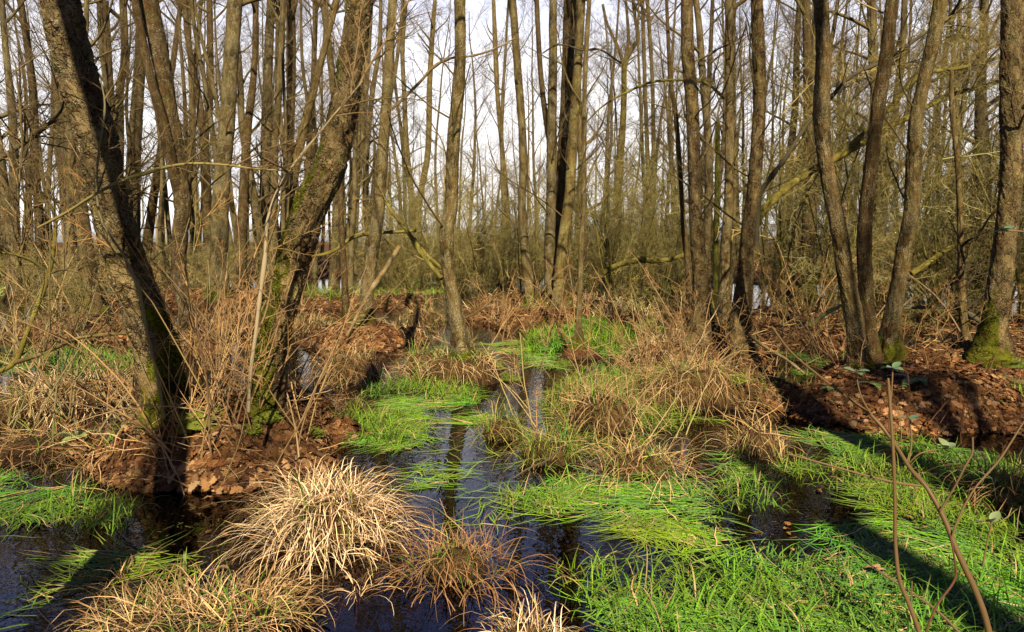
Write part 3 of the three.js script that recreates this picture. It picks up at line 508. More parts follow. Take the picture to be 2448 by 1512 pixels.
// ---------------------------------------------------------------- thickets of bare twigs
function shrub(name, label, x, z, { h = 3, w = 1.6, stems = 8, sprays = 90, c = [1, 1, 1], seed = 1, group, mat = 'oliveTwig', stemMat = 'oliveBranch', len = .9, r0 = .02, arch = .0 } = {}) {
  const r = rng(seed * 613 + 3), root = thing(name, label, 'shrub', V3(x, ground(x, z) - .05, z), group), geos = [], copies = [];
  for (let i = 0; i < stems; i++) {
    const a = r() * 6.28, sp = rr(.2, .75, r), L = h * rr(.7, 1.15, r), p = wander(V3(Math.cos(a) * .15, 0, Math.sin(a) * .15), V3(Math.cos(a) * sp * w / h * 1.6, 1, Math.sin(a) * sp * w / h * 1.6), L, 8, .3, -arch, r);
    geos.push(sweep(p, taper(9, r0 * rr(.5, 1.2, r), .004), 5, L / 10, { capEnd: false }));
    for (let j = 0; j < sprays / stems; j++) { const q = rr(.8, 8, r), k = Math.min(7, Math.floor(q)), pp = p[k].clone().lerp(p[k + 1], q - k), d = p[k + 1].clone().sub(p[k]).normalize().multiplyScalar(.6).add(V3(r() - .5, r() * .8 - .35, r() - .5).multiplyScalar(3.2)); copies.push(sprayAt(pp, d, len * rr(.45, 1.15, r), vary(c, r, .35), r)); }
  }
  part('stems', mergeGeometries(geos), M[stemMat], root, 'stuff');
  scatterMix('twigs', [...SPRAY.bush, ...SPRAY.near], M[mat], copies, root);
  return root;
}
{
  const r = rng(88); let s = 1;
  const rows = [ // [label, u0, u1, d0, d1, n, h, colour, twig material]
    ['olive green twiggy bush in the sunlit thicket of the middle gap', 900, 1330, 19, 30, 26, 3.6, [1, 1, 1], 'oliveTwig'],
    ['olive twiggy bush in the thicket below the far forked tree', 1400, 1660, 16, 27, 20, 3.4, [1, 1, 1], 'oliveTwig'],
    ['tangled dark bush behind the three stems on the right hummock', 1830, 2700, 11.5, 22, 44, 4.4, [1, 1, 1], 'oliveTwig'],
    ['brown twiggy bush low between the crowded left trunks', -60, 640, 16, 26, 12, 1.6, [1, 1, 1], 'oliveTwig'],
    ['low scrubby bush on the far bank in the middle', 900, 1650, 21, 30, 16, 1.5, [1, 1, 1], 'oliveTwig'],
  ];
  for (const [label, u0, u1, d0, d1, n, h, c, m] of rows) for (let i = 0; i < n; i++) {
    const d = Math.sqrt(lerp(d0 * d0, d1 * d1, r())), x = (u0 + (u1 - u0) * (i + r()) / n - W / 2) / F * d;
    shrub('twiggy_bush', label, x, -d, { h: h * rr(.65, 1.2, r), w: rr(1.2, 2.2, r), stems: 7, sprays: 60, c, seed: s++, mat: m, group: label.replace('bush', 'bushes'), len: 1 });
  }
}
{ // unseen bushes added behind the viewpoint to block light from the low sky
  const r = rng(89);
  for (let i = 0; i < 26; i++) { const x = -20 + 40 * (i + r()) / 26, z = rr(5, 14, r); shrub('twiggy_bush', 'added unseen twiggy bush behind the viewpoint that blocks low sky light', x, z, { h: rr(1.8, 3.2, r), w: 2, stems: 7, sprays: 60, seed: 300 + i, mat: 'twig', group: 'added twiggy bushes behind the viewpoint', len: 1 }); }
}
// bare stems traced one by one: path of [u, v, depth, width]
function pole(parent, name, path, mat, sides = 9, step = .05) {
  const pts = path.map(([u, v, d]) => deep(u, v, d).sub(parent.position)), rad = path.map(([, , d, w]) => w / 2 / F * d);
  const g = sweep(pts, rad, sides, step, { push: (a, s, p, r0) => r0 * (1 + .12 * (noise(s * 25, a) - .5) + (sides < 10 ? .35 : .18) * smooth(.7, .8, noise(s * 16, 2))) });
  pole.mesh = part(name, g, mat, parent); return pts;
}
function twigsAlong(parent, pts, n, len, c, mat, seed, kind = 'near', up = .3) {
  const r = rng(seed), copies = [];
  for (let i = 0; i < n; i++) { const q = rr(.15, 1, r) * (pts.length - 1), k = Math.min(pts.length - 2, Math.floor(q)), p = pts[k].clone().lerp(pts[k + 1], q - k), d = pts[k + 1].clone().sub(pts[k]).normalize().multiplyScalar(.5).add(V3(r() - .5, (r() - .5) + up, r() - .5).multiplyScalar(1.6)); copies.push(sprayAt(p, d, len * rr(.5, 1.2, r), vary(c, r, .3), r)); }
  scatterMix('twigs', SPRAY[kind], mat, copies, parent);
}
const rod = (name, label, category, path, mat, { twigs = 0, len = .5, seed = 1, kind = 'near', c = [1, 1, 1], tm = M.twig, group } = {}) => {
  const b = deep(path[0][0], path[0][1], path[0][2]), root = thing(name, label, category, b, group), pts = pole(root, 'stem', path, mat); if (twigs) twigsAlong(root, pts, twigs, len, c, tm, seed, kind); return root;
};
// right: the fallen tree that lies slanting through the standing trunks, with its limbs
{
  const root = thing('fallen_tree', 'olive barked fallen tree slanting up to the right behind the right hand stems', 'fallen tree', deep(1800, 545, 11));
  const p1 = pole(root, 'trunk', [[1770, 600, 11, 24], [1826, 504, 11, 19], [1877, 453, 11, 18], [1951, 403, 11, 17], [2008, 373, 11, 17], [2062, 342, 11, 16], [2129, 302, 11.2, 14], [2176, 279, 11.3, 13], [2230, 248, 11.4, 12], [2280, 225, 11.5, 11], [2330, 212, 11.6, 9], [2388, 194, 11.8, 7]], M.oliveBranch, 12);
  const p2 = pole(root, 'limb', [[2008, 370, 11, 10], [2122, 265, 10.8, 11], [2162, 218, 10.8, 11], [2200, 180, 10.9, 10], [2300, 162, 11, 8], [2388, 137, 11.2, 7], [2448, 118, 11.4, 6]], M.oliveBranch);
  const p3 = pole(root, 'limb', [[2230, 196, 11.2, 8], [2300, 150, 11.3, 7], [2390, 104, 11.4, 6], [2460, 84, 11.6, 5]], M.oliveBranch);
  twigsAlong(root, p1, 46, .9, [.9, .85, .75], M.oliveTwig, 4, 'bush'); twigsAlong(root, p2, 34, .8, [.9, .8, .7], M.oliveTwig, 5, 'bush'); twigsAlong(root, p3, 24, .8, [.9, .8, .7], M.oliveTwig, 6, 'bush');
}
rod('hanging_branch', 'dark curved branch climbing from the twiggy hummock across the speckled alder', 'branch', [[1808, 590, 8.9, 14], [1813, 504, 8.9, 12], [1822, 455, 8.9, 11], [1837, 433, 8.9, 11], [1880, 375, 8.8, 9], [1927, 302, 8.8, 8], [1985, 236, 8.8, 8], [2028, 188, 8.8, 8], [2095, 155, 8.9, 8], [2136, 138, 9, 8], [2196, 90, 9, 7], [2263, 50, 9, 6], [2297, 0, 9, 5]], std(0.066, 0.056, 0.033), { twigs: 40, len: .7, seed: 21, c: [.9, .85, .7], tm: M.oliveTwig });
rod('hanging_branch', 'pale thin branch crossing the sky between two straight alders in the middle', 'branch', [[935, 262, 10.4, 7], [960, 240, 10.4, 7], [1000, 200, 10.3, 7], [1040, 158, 10.2, 6], [1075, 140, 10.1, 6], [1130, 133, 10, 5], [1180, 118, 10, 4], [1230, 92, 10, 3]], M.palewood, { twigs: 16, len: .5, seed: 22 });
rod('hanging_branch', 'long thin branch arching across the right of the far forked tree', 'branch', [[1395, 300, 12, 3], [1440, 255, 12, 4], [1500, 220, 12, 5], [1560, 196, 12, 6], [1640, 192, 12, 6], [1690, 200, 11.6, 6], [1730, 235, 11.2, 6]], M.oliveBranch, { twigs: 18, len: .6, seed: 23, tm: M.oliveTwig });
rod('hanging_branch', 'dark crooked branch between the clump and the far forked tree', 'branch', [[1296, 128, 13, 3], [1330, 108, 13, 4], [1360, 110, 13, 4], [1390, 120, 13, 4], [1430, 118, 13, 4], [1484, 150, 13.5, 5]], std(0.073, 0.059, 0.033), { twigs: 12, len: .5, seed: 24 });
// left: the crooked young tree in front of the left edge
{
  const root = thing('crooked_sapling', 'crooked mossy sapling with dark branches at the lower left edge', 'sapling', deep(-20, 900, 5.6));
  const a = pole(root, 'stem', [[-40, 905, 5.6, 13], [0, 888, 5.6, 12], [34, 868, 5.6, 12], [62, 800, 5.6, 11], [88, 733, 5.65, 10], [115, 660, 5.7, 10], [128, 590, 5.7, 9], [131, 522, 5.7, 9], [120, 490, 5.7, 7], [90, 480, 5.7, 5]], M.oliveBranch, 12);
  const b = pole(root, 'branch', [[34, 868, 5.6, 11], [90, 850, 5.5, 10], [135, 831, 5.5, 9], [190, 808, 5.4, 9], [230, 802, 5.4, 8], [303, 797, 5.4, 8]], M.branch, 12);
  const c = pole(root, 'branch', [[115, 660, 5.7, 9], [107, 646, 5.7, 8], [70, 622, 5.6, 7], [30, 608, 5.5, 6], [-20, 603, 5.4, 6]], M.oliveBranch);
  const d = pole(root, 'branch', [[118, 655, 5.7, 6], [150, 645, 5.6, 6], [190, 652, 5.6, 5], [240, 680, 5.6, 4], [262, 720, 5.6, 4]], M.branch);
  const e = pole(root, 'branch', [[131, 530, 5.7, 6], [150, 520, 5.7, 5], [190, 510, 5.7, 5], [240, 520, 5.5, 4], [300, 545, 5.4, 4], [335, 570, 5.4, 3]], M.palewood);
  const f = pole(root, 'branch', [[60, 690, 5.6, 5], [44, 600, 5.6, 5], [42, 480, 5.6, 5], [52, 360, 5.6, 4], [46, 250, 5.6, 4], [36, 150, 5.6, 3]], M.branch);
  for (const [k, q] of [a, b, c, d, e, f].entries()) twigsAlong(root, q, 18, .5, [1.2, 1.1, .85], M.twig, 31 + k, 'near', .5);
}
rod('crooked_branch', 'dark branch slanting up from the left edge to the big left alder', 'branch', [[-30, 400, 6.2, 11], [0, 380, 6.2, 11], [50, 346, 6.2, 11], [75, 330, 6.2, 11], [101, 309, 6.1, 9], [124, 288, 6, 8], [146, 262, 5.8, 6], [152, 240, 5.6, 4]], std(0.079, 0.066, 0.036), { twigs: 22, len: .6, seed: 41, c: [.9, .85, .75] });
rod('arching_branch', 'long yellow green branch arching in front of the two leaning alders', 'branch', [[90, 545, 4.7, 5], [161, 507, 4.6, 7], [235, 460, 4.5, 7], [296, 430, 4.5, 8], [336, 417, 4.5, 8], [403, 398, 4.5, 7], [470, 391, 4.5, 6], [551, 396, 4.5, 5], [610, 404, 4.5, 4], [680, 408, 4.5, 3]], std(0.224, 0.185, 0.066, .85), { twigs: 22, len: .42, seed: 42, c: [1.3, 1.15, .9] });
const paleSap = rod('pale_sapling', 'smooth pale sapling rising in front of the mossy leaning alder', 'sapling', [[594, 985, 4.55, 9], [598, 900, 4.55, 9], [612, 790, 4.55, 9], [620, 720, 4.55, 9], [634, 610, 4.55, 9], [637, 545, 4.55, 9], [650, 490, 4.55, 8], [672, 440, 4.55, 8], [705, 390, 4.5, 6], [760, 322, 4.5, 5], [820, 250, 4.45, 4], [866, 195, 4.4, 3]], std(0.330, 0.264, 0.165, .7), { twigs: 16, len: .5, seed: 43, c: [1.6, 1.4, 1.1] });
rod('leaning_shoot', 'thin grey green shoot leaning across the big left alder', 'shoot', [[392, 1000, 4.75, 7], [376, 900, 4.7, 7], [352, 800, 4.7, 7], [330, 690, 4.65, 7], [300, 620, 4.6, 6], [240, 520, 4.6, 5], [232, 400, 4.6, 4], [250, 250, 4.6, 4], [240, 190, 4.6, 3]], std(0.178, 0.158, 0.086, .8), { twigs: 8, len: .4, seed: 44, c: [1.4, 1.3, 1] });
// twisted wood near the clump
rod('fallen_pole', 'cut pale pole leaning up against the straight lit alder', 'pole', [[828, 806, 10, 6], [846, 770, 10.2, 8], [880, 705, 10.3, 10], [918, 648, 10.4, 11], [955, 589, 10.5, 12]], M.palewood);
rod('fallen_pole', 'olive pole slanting down to the middle alder from the upper left', 'pole', [[1056, 668, 9.3, 10], [1010, 610, 9.8, 11], [975, 555, 10.2, 10], [940, 510, 10.5, 9], [918, 478, 10.7, 8]], M.oliveBranch, { twigs: 8, len: .5, seed: 45, tm: M.oliveTwig });
rod('fallen_pole', 'second olive pole crossing beside the one above the middle alder', 'pole', [[1060, 645, 10.5, 8], [1020, 610, 10.6, 9], [990, 570, 10.7, 8]], M.oliveBranch);
rod('fallen_branch', 'pale broken branch lying level behind the straight lit alder', 'branch', [[738, 614, 12, 6], [790, 604, 12, 9], [850, 565, 12, 9], [900, 558, 12, 8], [995, 552, 12, 7]], M.oliveBranch);
rod('fallen_branch', 'thin grey stick lying over the grass right of the middle alder', 'stick', [[1110, 762, 9, 5], [1150, 740, 9, 5], [1190, 705, 9, 4], [1206, 698, 9, 3]], M.branch);
rod('fallen_branch', 'mossy curved branch arching over the far bank right of the thin sapling', 'branch', [[1440, 655, 15, 14], [1475, 635, 15, 13], [1530, 622, 15, 12], [1580, 624, 15, 12], [1640, 610, 15, 9]], M.oliveBranch, { twigs: 12, len: .7, seed: 46, tm: M.oliveTwig, kind: 'bush' });
rod('fallen_branch', 'mossy green branch reaching into the pool left of the speckled alder', 'branch', [[1935, 780, 8.5, 10], [1952, 768, 8.5, 11], [1975, 750, 8.4, 10], [2000, 737, 8.4, 9], [2012, 730, 8.3, 7]], std(0.198, 0.224, 0.079));
rod('fallen_log', 'grey log lying on the leaf covered ground at the right edge', 'log', [[2285, 886, 7.2, 13], [2330, 897, 7.15, 14], [2390, 906, 7.1, 14], [2460, 918, 7, 14]], M.branch);
rod('fallen_log', 'dark wet log in the water under the right edge tussock', 'log', [[2150, 1095 + 72, 4.6, 8], [2220, 1180, 4.6, 12], [2300, 1200, 4.55, 14], [2380, 1232, 4.5, 14], [2470, 1262, 4.45, 14]], std(0.046, 0.033, 0.023, .6));
rod('fallen_branch', 'dark dead branch bridging the pool beside the far right alder', 'branch', [[2160, 738, 9.6, 6], [2230, 735, 9.6, 8], [2290, 738, 9.6, 10], [2330, 760, 9.5, 11], [2370, 790, 9.4, 10]], std(0.079, 0.066, 0.040), { twigs: 10, len: .6, seed: 47 });
rod('hanging_branch', 'crooked black branch hanging in front of the snag by the far right alder', 'branch', [[2250, 735, 9, 7], [2258, 690, 9, 7], [2290, 670, 9, 6], [2310, 640, 9, 6], [2300, 590, 9, 5], [2340, 560, 8.9, 5], [2370, 515, 8.7, 5], [2398, 492, 8.6, 6]], std(0.046, 0.040, 0.026), { twigs: 18, len: .6, seed: 48, c: [.7, .65, .55] });
rod('fallen_branch', 'olive fallen limb rising behind the right stem of the right hummock', 'branch', [[2180, 655, 12, 14], [2220, 628, 12, 13], [2260, 600, 12, 12], [2290, 585, 12, 10]], M.oliveBranch);
rod('fallen_stick', 'thin branched stick lying across the open water in the middle', 'stick', [[1165, 1170, 4.7, 4], [1215, 1150, 4.75, 4], [1265, 1120, 4.8, 5], [1310, 1100, 4.85, 4], [1340, 1070, 4.9, 3]], std(0.079, 0.066, 0.046));
rod('fallen_stick', 'bent dead stick in the water at the bottom below the dark tussock', 'stick', [[1185, 1345, 3.55, 3], [1205, 1370, 3.5, 5], [1250, 1390, 3.45, 5], [1310, 1395, 3.4, 4], [1370, 1385, 3.4, 3]], std(0.106, 0.079, 0.059));
rod('fallen_stick', 'two pale sticks lying down the slope right of the twiggy hummock', 'stick', [[1790, 800, 8, 8], [1830, 830, 7.7, 8], [1880, 860, 7.5, 7], [1925, 895, 7.3, 6]], M.palewood);

// broken stumps: a jagged hollow top
function stump(label, u, v, y, r0, h, mat, seed) {
  const p = spot(u, v, y), root = thing('dead_stump', label, 'stump', V3(p.x, ground(p.x, p.z) - .05, p.z)), r = rng(seed);
  const g = sweep([V3(0, 0, 0), V3(.01, h * .3, 0), V3(.02, h * .7, .01), V3(.0, h, 0)], [r0 * 1.25, r0, r0 * .92, r0 * .85], 22, .03, { tint: (a, s) => { const k = .7 + .6 * noise(a * 4, s * 8, seed); return [k, k * .95, k * .9]; }, push: (a, s, q, rad) => rad * (1 + .3 * (noise(Math.cos(a) * 2, Math.sin(a) * 2, seed) - .5)), capEnd: false });
  const q = g.attributes.position; for (let i = 0; i < q.count; i++) if (q.getY(i) > h * .6) { const a = Math.atan2(q.getZ(i), q.getX(i)); q.setY(i, h * .6 + (q.getY(i) - h * .6) * (.2 + 1.6 * noise(Math.cos(a) * 4 + 9, Math.sin(a) * 4, seed))); } g.computeVertexNormals();
  part('wood', g, mat, root);
}
stump('short rotten stump left of the clump in the middle distance', 1192, 705, .1, .085, .55, M.fissured, 3);
stump('splintered reddish stump behind the left foot of the clump', 1218, 702, .1, .1, .6, M.rough, 4);

// ---------------------------------------------------------------- blades
function ribbon(pts, width, shape) { // strip through points in the xy plane, width along z
  const pos = [], idx = [];
  pts.forEach(([x, y, z = 0], i) => { const w = width * shape(i / (pts.length - 1)) / 2; pos.push(x, y, z - w, x, y + w * .35, z, x, y, z + w); if (i) { const a = (i - 1) * 3; idx.push(a, a + 3, a + 1, a + 1, a + 3, a + 4, a + 1, a + 4, a + 2, a + 2, a + 4, a + 5); } });
  const g = new THREE.BufferGeometry(); g.setAttribute('position', new THREE.Float32BufferAttribute(pos, 3)); g.setIndex(idx); g.computeVertexNormals(); return g;
}
const tip = t => Math.min(1, .6 + t) * Math.pow(1 - t * .97, .5);
function arc(seed, a0, bend, kink, n = 7) { // path of length 1 that leaves at angle a0 and bends over
  const r = rng(seed), out = [[0, 0, 0]]; let a = a0, x = 0, y = 0, z = 0, zz = 0; const kk = kink ? 1 + Math.floor(r() * (n - 2)) : -1;
  for (let i = 0; i < n; i++) { a -= bend / n * (.5 + i / n); if (i === kk) { a -= kink * rr(.5, 1.2, r); zz += (r() - .5) * .5; } zz += (r() - .5) * .12; x += Math.cos(a) / n; y += Math.sin(a) / n; z += zz / n; out.push([x, y, z]); }
  return out;
}
const BLADE = {
  droop: [1, 2, 3, 4, 5, 6].map(s => ribbon(arc(s, 1.2 - s * .1, 1.1 + s * .22, s % 2 ? .6 : .2), .0085, tip)),
  lying: [1, 2, 3, 4].map(s => ribbon(arc(s + 20, .75 - s * .08, 1.2, s % 2 ? .7 : .2), .0085, tip)),
  stand: [1, 2, 3, 4].map(s => ribbon(arc(s + 40, 1.5 - s * .05, .35 + s * .12, s === 2 ? 1.2 : 0), .0085, tip)),
  green: [1, 2, 3, 4].map(s => ribbon(arc(s + 60, 1.45 - s * .06, .5 + s * .45, 0), .013, tip)),
  tuft: [1, 2, 3, 4, 5].map(s => ribbon(arc(s + 80, 1.45 - s * .1, .5 + s * .42, 0, 5), .026, tip)),
  float: [1, 2, 3, 4].map(s => { const r = rng(s + 90), p = [[0, 0, 0]]; let a = 0; for (let i = 1; i <= 5; i++) { a += (r() - .5) * .35; p.push([p[i - 1][0] + .2 * Math.cos(a), 0, p[i - 1][2] + .2 * Math.sin(a)]); } return ribbon(p, .017, t => Math.min(1, .5 + t * 2) * Math.pow(1 - t * .97, .6)); }),
};
const GREENS = [[.13, .28, .01], [.1, .23, .012], [.2, .32, .014], [.075, .17, .012]];
{
  let seed = 1;
  for (const [label, u, v, R0, hh, n, len, stand, green, tone, ] of tussocks) {
    const p = tussocks[seed - 1].p, r = rng(seed * 131), root = thing('sedge_tussock', label, 'tussock', V3(p.x, 0, p.z), 'dry sedge tussocks in the swamp'); seed++;
    const sets = { droop: [], lying: [], stand: [], green: [] }, scale = -p.z > 8 ? 1.4 : 1.1;
    for (let i = 0; i < n * (-p.z < 7 ? .72 : .85); i++) {
      const a = r() * 6.28, q = Math.sqrt(r()) * R0 * 1.15, x = Math.cos(a) * q, z = Math.sin(a) * q, y = Math.max(-.03, ground(p.x + x, p.z + z) - .02);
      const g = r() < green, up = r() < stand, kind = g ? 'green' : up ? 'stand' : r() < .5 ? 'droop' : 'lying';
      const face = up || g ? r() * 6.28 : -a + (r() - .5) * 2.1, L = len * (-p.z < 7 ? .62 : .72) * (kind === 'stand' ? rr(.35, .8, r) : kind === 'green' ? rr(.4, .95, r) : rr(.55, 1.25, r)) * (up || g ? 1 : .75 + .5 * q / R0);
      Q.setFromEuler(E.set((r() - .5) * .8, face, (r() - .5) * .7, 'YXZ'));
      const wd = L * 0 + rr(.3, 1.05, r) * scale * .72; // blade width in metres stays the same whatever its length
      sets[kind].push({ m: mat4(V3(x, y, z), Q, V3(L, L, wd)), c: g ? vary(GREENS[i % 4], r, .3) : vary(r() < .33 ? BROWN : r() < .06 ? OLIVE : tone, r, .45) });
    }
    for (const k of ['droop', 'lying', 'stand']) scatterMix('dead_blades', BLADE[k], M.sedge, sets[k], root);
    scatterMix('green_blades', BLADE.green, M.grass, sets.green, root);
  }
}
// ---------------------------------------------------------------- floating grass and young grass, in patches outlined on the ground
const inside = (poly, x, y) => { let c = false; for (let i = 0, j = poly.length - 1; i < poly.length; j = i++) { const [xi, yi] = poly[i], [xj, yj] = poly[j]; if ((yi > y) !== (yj > y) && x < (xj - xi) * (y - yi) / (yj - yi) + xi) c = !c; } return c; };
// fresh, yellowing and dead blades mix
const hue = (x, z, r, c) => { const k = fbm(x * 1.3, z * 1.3, 61), q = r(); return q < .07 ? DRY : q < .14 ? [.17, .19, .03] : [c[0] * (1 + (k - .5) * 1.2), c[1] * (.75 + .5 * fbm(x * 5, z * 5, 71)), c[2] * (1 - (k - .5) * 1.5)]; };
function mat(name, label, outline, { lie = 2600, rise = 900, len = .3, tall = .16, seed = 1, flow = 1.2, tone = [.11, .21, .045], bright = [.155, .33, .014], gap = .42, wide = 1 } = {}) {
  const poly = outline.map(([u, v]) => { const p = spot(u, v, 0); return [p.x, p.z]; }), r = rng(seed * 71), xs = poly.map(p => p[0]), zs = poly.map(p => p[1]);
  const x0 = Math.min(...xs) - .15, x1 = Math.max(...xs) + .15, z0 = Math.min(...zs) - .15, z1 = Math.max(...zs) + .15, area = (x1 - x0) * (z1 - z0), lieC = [], riseC = [];
  const root = thing(name, label, 'grass', V3(0, 0, 0)); root.userData.kind = 'stuff';
  for (let i = 0; i < area * (lie + rise) * .55; i++) {
    let x = rr(x0, x1, r), z = rr(z0, z1, r); const jx = (noise(x * 3, z * 3, 4) - .5) * .5, jz = (noise(x * 3, z * 3, 9) - .5) * .5;
    if (!inside(poly, x + jx, z + jz)) continue;
    const g = ground(x, z); if (g > .06) continue;
    const dens = fbm(x * 2.1, z * 2.1, seed), y = Math.max(g, 0);
    if (r() < lie / (lie + rise)) {
      if (dens < gap + .09 + r() * .14) continue;
      const a = (fbm(x * flow, z * flow, seed + 20) * 3 - .6) * Math.PI * 1.1 + (r() - .5) * (r() < .3 ? 5 : 1.3);
      Q.setFromEuler(E.set((r() - .5) * .05, a, rr(-.01, .05, r), 'YXZ')); const L = len * rr(.3, 1.35, r);
      lieC.push({ m: mat4(V3(x, y + rr(.002, .014, r), z), Q, V3(L, 1, rr(.35, .65, r) * wide)), c: vary(hue(x, z, r, r() < .55 ? tone : bright), r, .35) });
    } else {
      const k = fbm(x * 1.6 + 8, z * 1.6, seed + 3); if (k < .57 - r() * .1) continue;
      const a = r() * 6.28, L = tall * rr(.5, 1.3, r) * smooth(.38, .62, k) + .05; Q.setFromEuler(E.set((r() - .5) * .5, a, (r() - .5) * .6, 'YXZ'));
      riseC.push({ m: mat4(V3(x, y - .02, z), Q, V3(L, L, rr(.2, .36, r) * wide)), c: vary(hue(x, z, r, r() < .25 ? GREENS[2] : bright), r, .35) });
    }
  }
  scatterMix('floating_blades', BLADE.float, M.floatGrass, lieC, root); scatterMix('young_blades', BLADE.tuft, M.grass, riseC, root);
}
mat('grass_mat', 'wide bright green grass mat on the water at the lower right', [[1240, 1195], [1330, 1150], [1500, 1165], [1660, 1130], [1750, 1100], [1850, 1105], [2000, 1130], [2150, 1160], [2330, 1230], [2448, 1290], [2600, 1400], [2600, 1620], [1700, 1620], [1450, 1500], [1400, 1440], [1340, 1380], [1300, 1290]], { lie: 2500, rise: 2000, len: .26, tall: .15, seed: 1, gap: .37 });
mat('grass_mat', 'green grass at the foot of the right leaf mound', [[1960, 1040], [2100, 1040], [2300, 1070], [2400, 1100], [2448, 1180], [2360, 1220], [2200, 1170], [2060, 1130], [1990, 1090]], { lie: 1800, rise: 2600, len: .25, tall: .16, seed: 2, gap: .36 });
mat('grass_mat', 'green mat between the straw tussocks in the middle', [[800, 1010], [830, 940], [960, 915], [1090, 930], [1180, 960], [1180, 1050], [1100, 1085], [960, 1080], [860, 1060]], { lie: 2600, rise: 2600, len: .28, tall: .17, seed: 3, gap: .36, wide: 1.2 });
mat('grass_mat', 'brilliant green grass bed behind the thin sapling trunk', [[1240, 830], [1300, 800], [1400, 770], [1480, 758], [1580, 770], [1590, 800], [1520, 830], [1420, 850], [1300, 860]], { lie: 900, rise: 4600, len: .32, tall: .26, seed: 4, gap: .3, wide: 1.7, bright: [.16, .38, .008] });
mat('grass_mat', 'pale green film of floating grass right of the middle alder', [[1160, 840], [1230, 810], [1330, 840], [1330, 880], [1260, 890], [1180, 870]], { lie: 1300, rise: 100, len: .3, seed: 5, gap: .42, wide: 1.4, tone: [.2, .28, .09] });
mat('grass_mat', 'green grass spread on the dark water at the lower left', [[-80, 1130], [100, 1120], [190, 1140], [260, 1180], [330, 1250], [230, 1290], [120, 1290], [-80, 1340]], { lie: 2600, rise: 2300, len: .28, tall: .17, seed: 6, gap: .35 });
mat('grass_mat', 'sparse floating grass blades on the dark water at the lower left', [[-80, 1340], [120, 1290], [300, 1240], [420, 1215], [500, 1260], [520, 1330], [460, 1400], [300, 1390], [220, 1420], [150, 1480], [-80, 1500]], { lie: 1700, rise: 160, len: .34, tall: .12, seed: 7, gap: .35, tone: [.12, .2, .05] });
mat('grass_mat', 'green grass strip left of the big left alder', [[-40, 850], [100, 838], [240, 842], [325, 862], [330, 885], [200, 895], [60, 892], [-40, 890]], { lie: 900, rise: 2000, len: .3, tall: .18, seed: 8, gap: .38, wide: 1.5 });
mat('grass_mat', 'distant green pool with floating grass behind the straight lit alder', [[840, 700], [900, 655], [990, 645], [1060, 660], [1060, 700], [960, 712], [880, 715]], { lie: 420, rise: 320, len: .4, tall: .16, seed: 9, gap: .35, wide: 3, bright: [.19, .33, .02] });
mat('grass_mat', 'distant green patch at the far left water', [[-60, 690], [40, 668], [130, 675], [150, 700], [40, 712], [-60, 712]], { lie: 300, rise: 300, len: .4, tall: .16, seed: 10, gap: .4, wide: 3 });
mat('grass_mat', 'grass patch on the water at the right edge behind the leaf mound', [[2330, 925], [2448, 915], [2560, 930], [2560, 1010], [2448, 1000], [2380, 985]], { lie: 900, rise: 2500, len: .26, tall: .18, seed: 11, gap: .36, wide: 1.3 });
mat('grass_mat', 'thin floating grass on the reflecting water below the centre island', [[930, 1110], [1060, 1085], [1200, 1110], [1240, 1160], [1230, 1300], [1130, 1230], [1010, 1160]], { lie: 900, rise: 60, len: .3, seed: 12, gap: .5, tone: [.13, .2, .06] });
mat('grass_mat', 'few floating blades on the black channel right of the centre island', [[1640, 960], [1740, 1000], [1720, 1090], [1640, 1080]], { lie: 500, rise: 50, len: .28, seed: 13, gap: .5 });
mat('grass_mat', 'dim green grass in the pool left of the speckled alder', [[1870, 850], [1960, 840], [2020, 870], [1990, 900], [1900, 890]], { lie: 1100, rise: 300, len: .3, seed: 14, gap: .42, wide: 1.3 });
mat('grass_mat', 'grass growing through the centre island straw', [[1240, 1090], [1300, 950], [1420, 890], [1600, 900], [1650, 1010], [1640, 1090], [1500, 1140], [1330, 1130]], { lie: 300, rise: 1700, len: .3, tall: .22, seed: 15, gap: .4, bright: [.2, .31, .02] });

// ---------------------------------------------------------------- leaf litter
function oak(seed) { // lobed leaf, stalk at the origin, tip at x = 1, curled
  const r = rng(seed), top = [], n = 9, curl = rr(-.35, .5, r), fold = rr(-.2, .35, r), pos = [], idx = [], at = (x, z) => [x, curl * x * (1 - x) * .9 + Math.abs(z) * fold * 2 + .05 * Math.sin(x * 9 + z * 12), z];
  for (let i = 0; i <= n; i++) { const t = i / n, env = .3 * Math.pow(Math.sin(Math.PI * Math.pow(t, .85)), .7) + .015, lobe = i % 2 ? 1.12 : .62; top.push([t, env * lobe * rr(.85, 1.15, r), env * lobe * rr(.85, 1.15, r)]); }
  top.forEach(([t, a, b], i) => { pos.push(...at(t, -a), ...at(t, 0), ...at(t, b)); if (i) { const k = (i - 1) * 3; idx.push(k, k + 1, k + 3, k + 3, k + 1, k + 4, k + 1, k + 2, k + 4, k + 4, k + 2, k + 5); } });
  const g = new THREE.BufferGeometry(); g.setAttribute('position', new THREE.Float32BufferAttribute(pos, 3)); g.setIndex(idx); g.computeVertexNormals(); return g;
}
const LEAF = [1, 2, 3, 4, 5, 6].map(oak), LITTER = [[.17, .072, .026], [.24, .115, .045], [.12, .05, .02], [.36, .21, .1], [.19, .085, .03], [.08, .036, .016]];
const leafPose = (x, z, s, r, lift = .012) => { const e = .06, nx = ground(x - e, z) - ground(x + e, z), nz = ground(x, z - e) - ground(x, z + e), n = V3(nx, 2 * e, nz).normalize(); const q = new THREE.Quaternion().setFromUnitVectors(UP, n).multiply(new THREE.Quaternion().setFromEuler(E.set((r() - .5) * .6, r() * 6.28, (r() - .5) * .5, 'YXZ'))); return mat4(V3(x, Math.max(0, ground(x, z)) + lift * rr(.3, 1.6, r), z), q, V3(s, s, s)); };
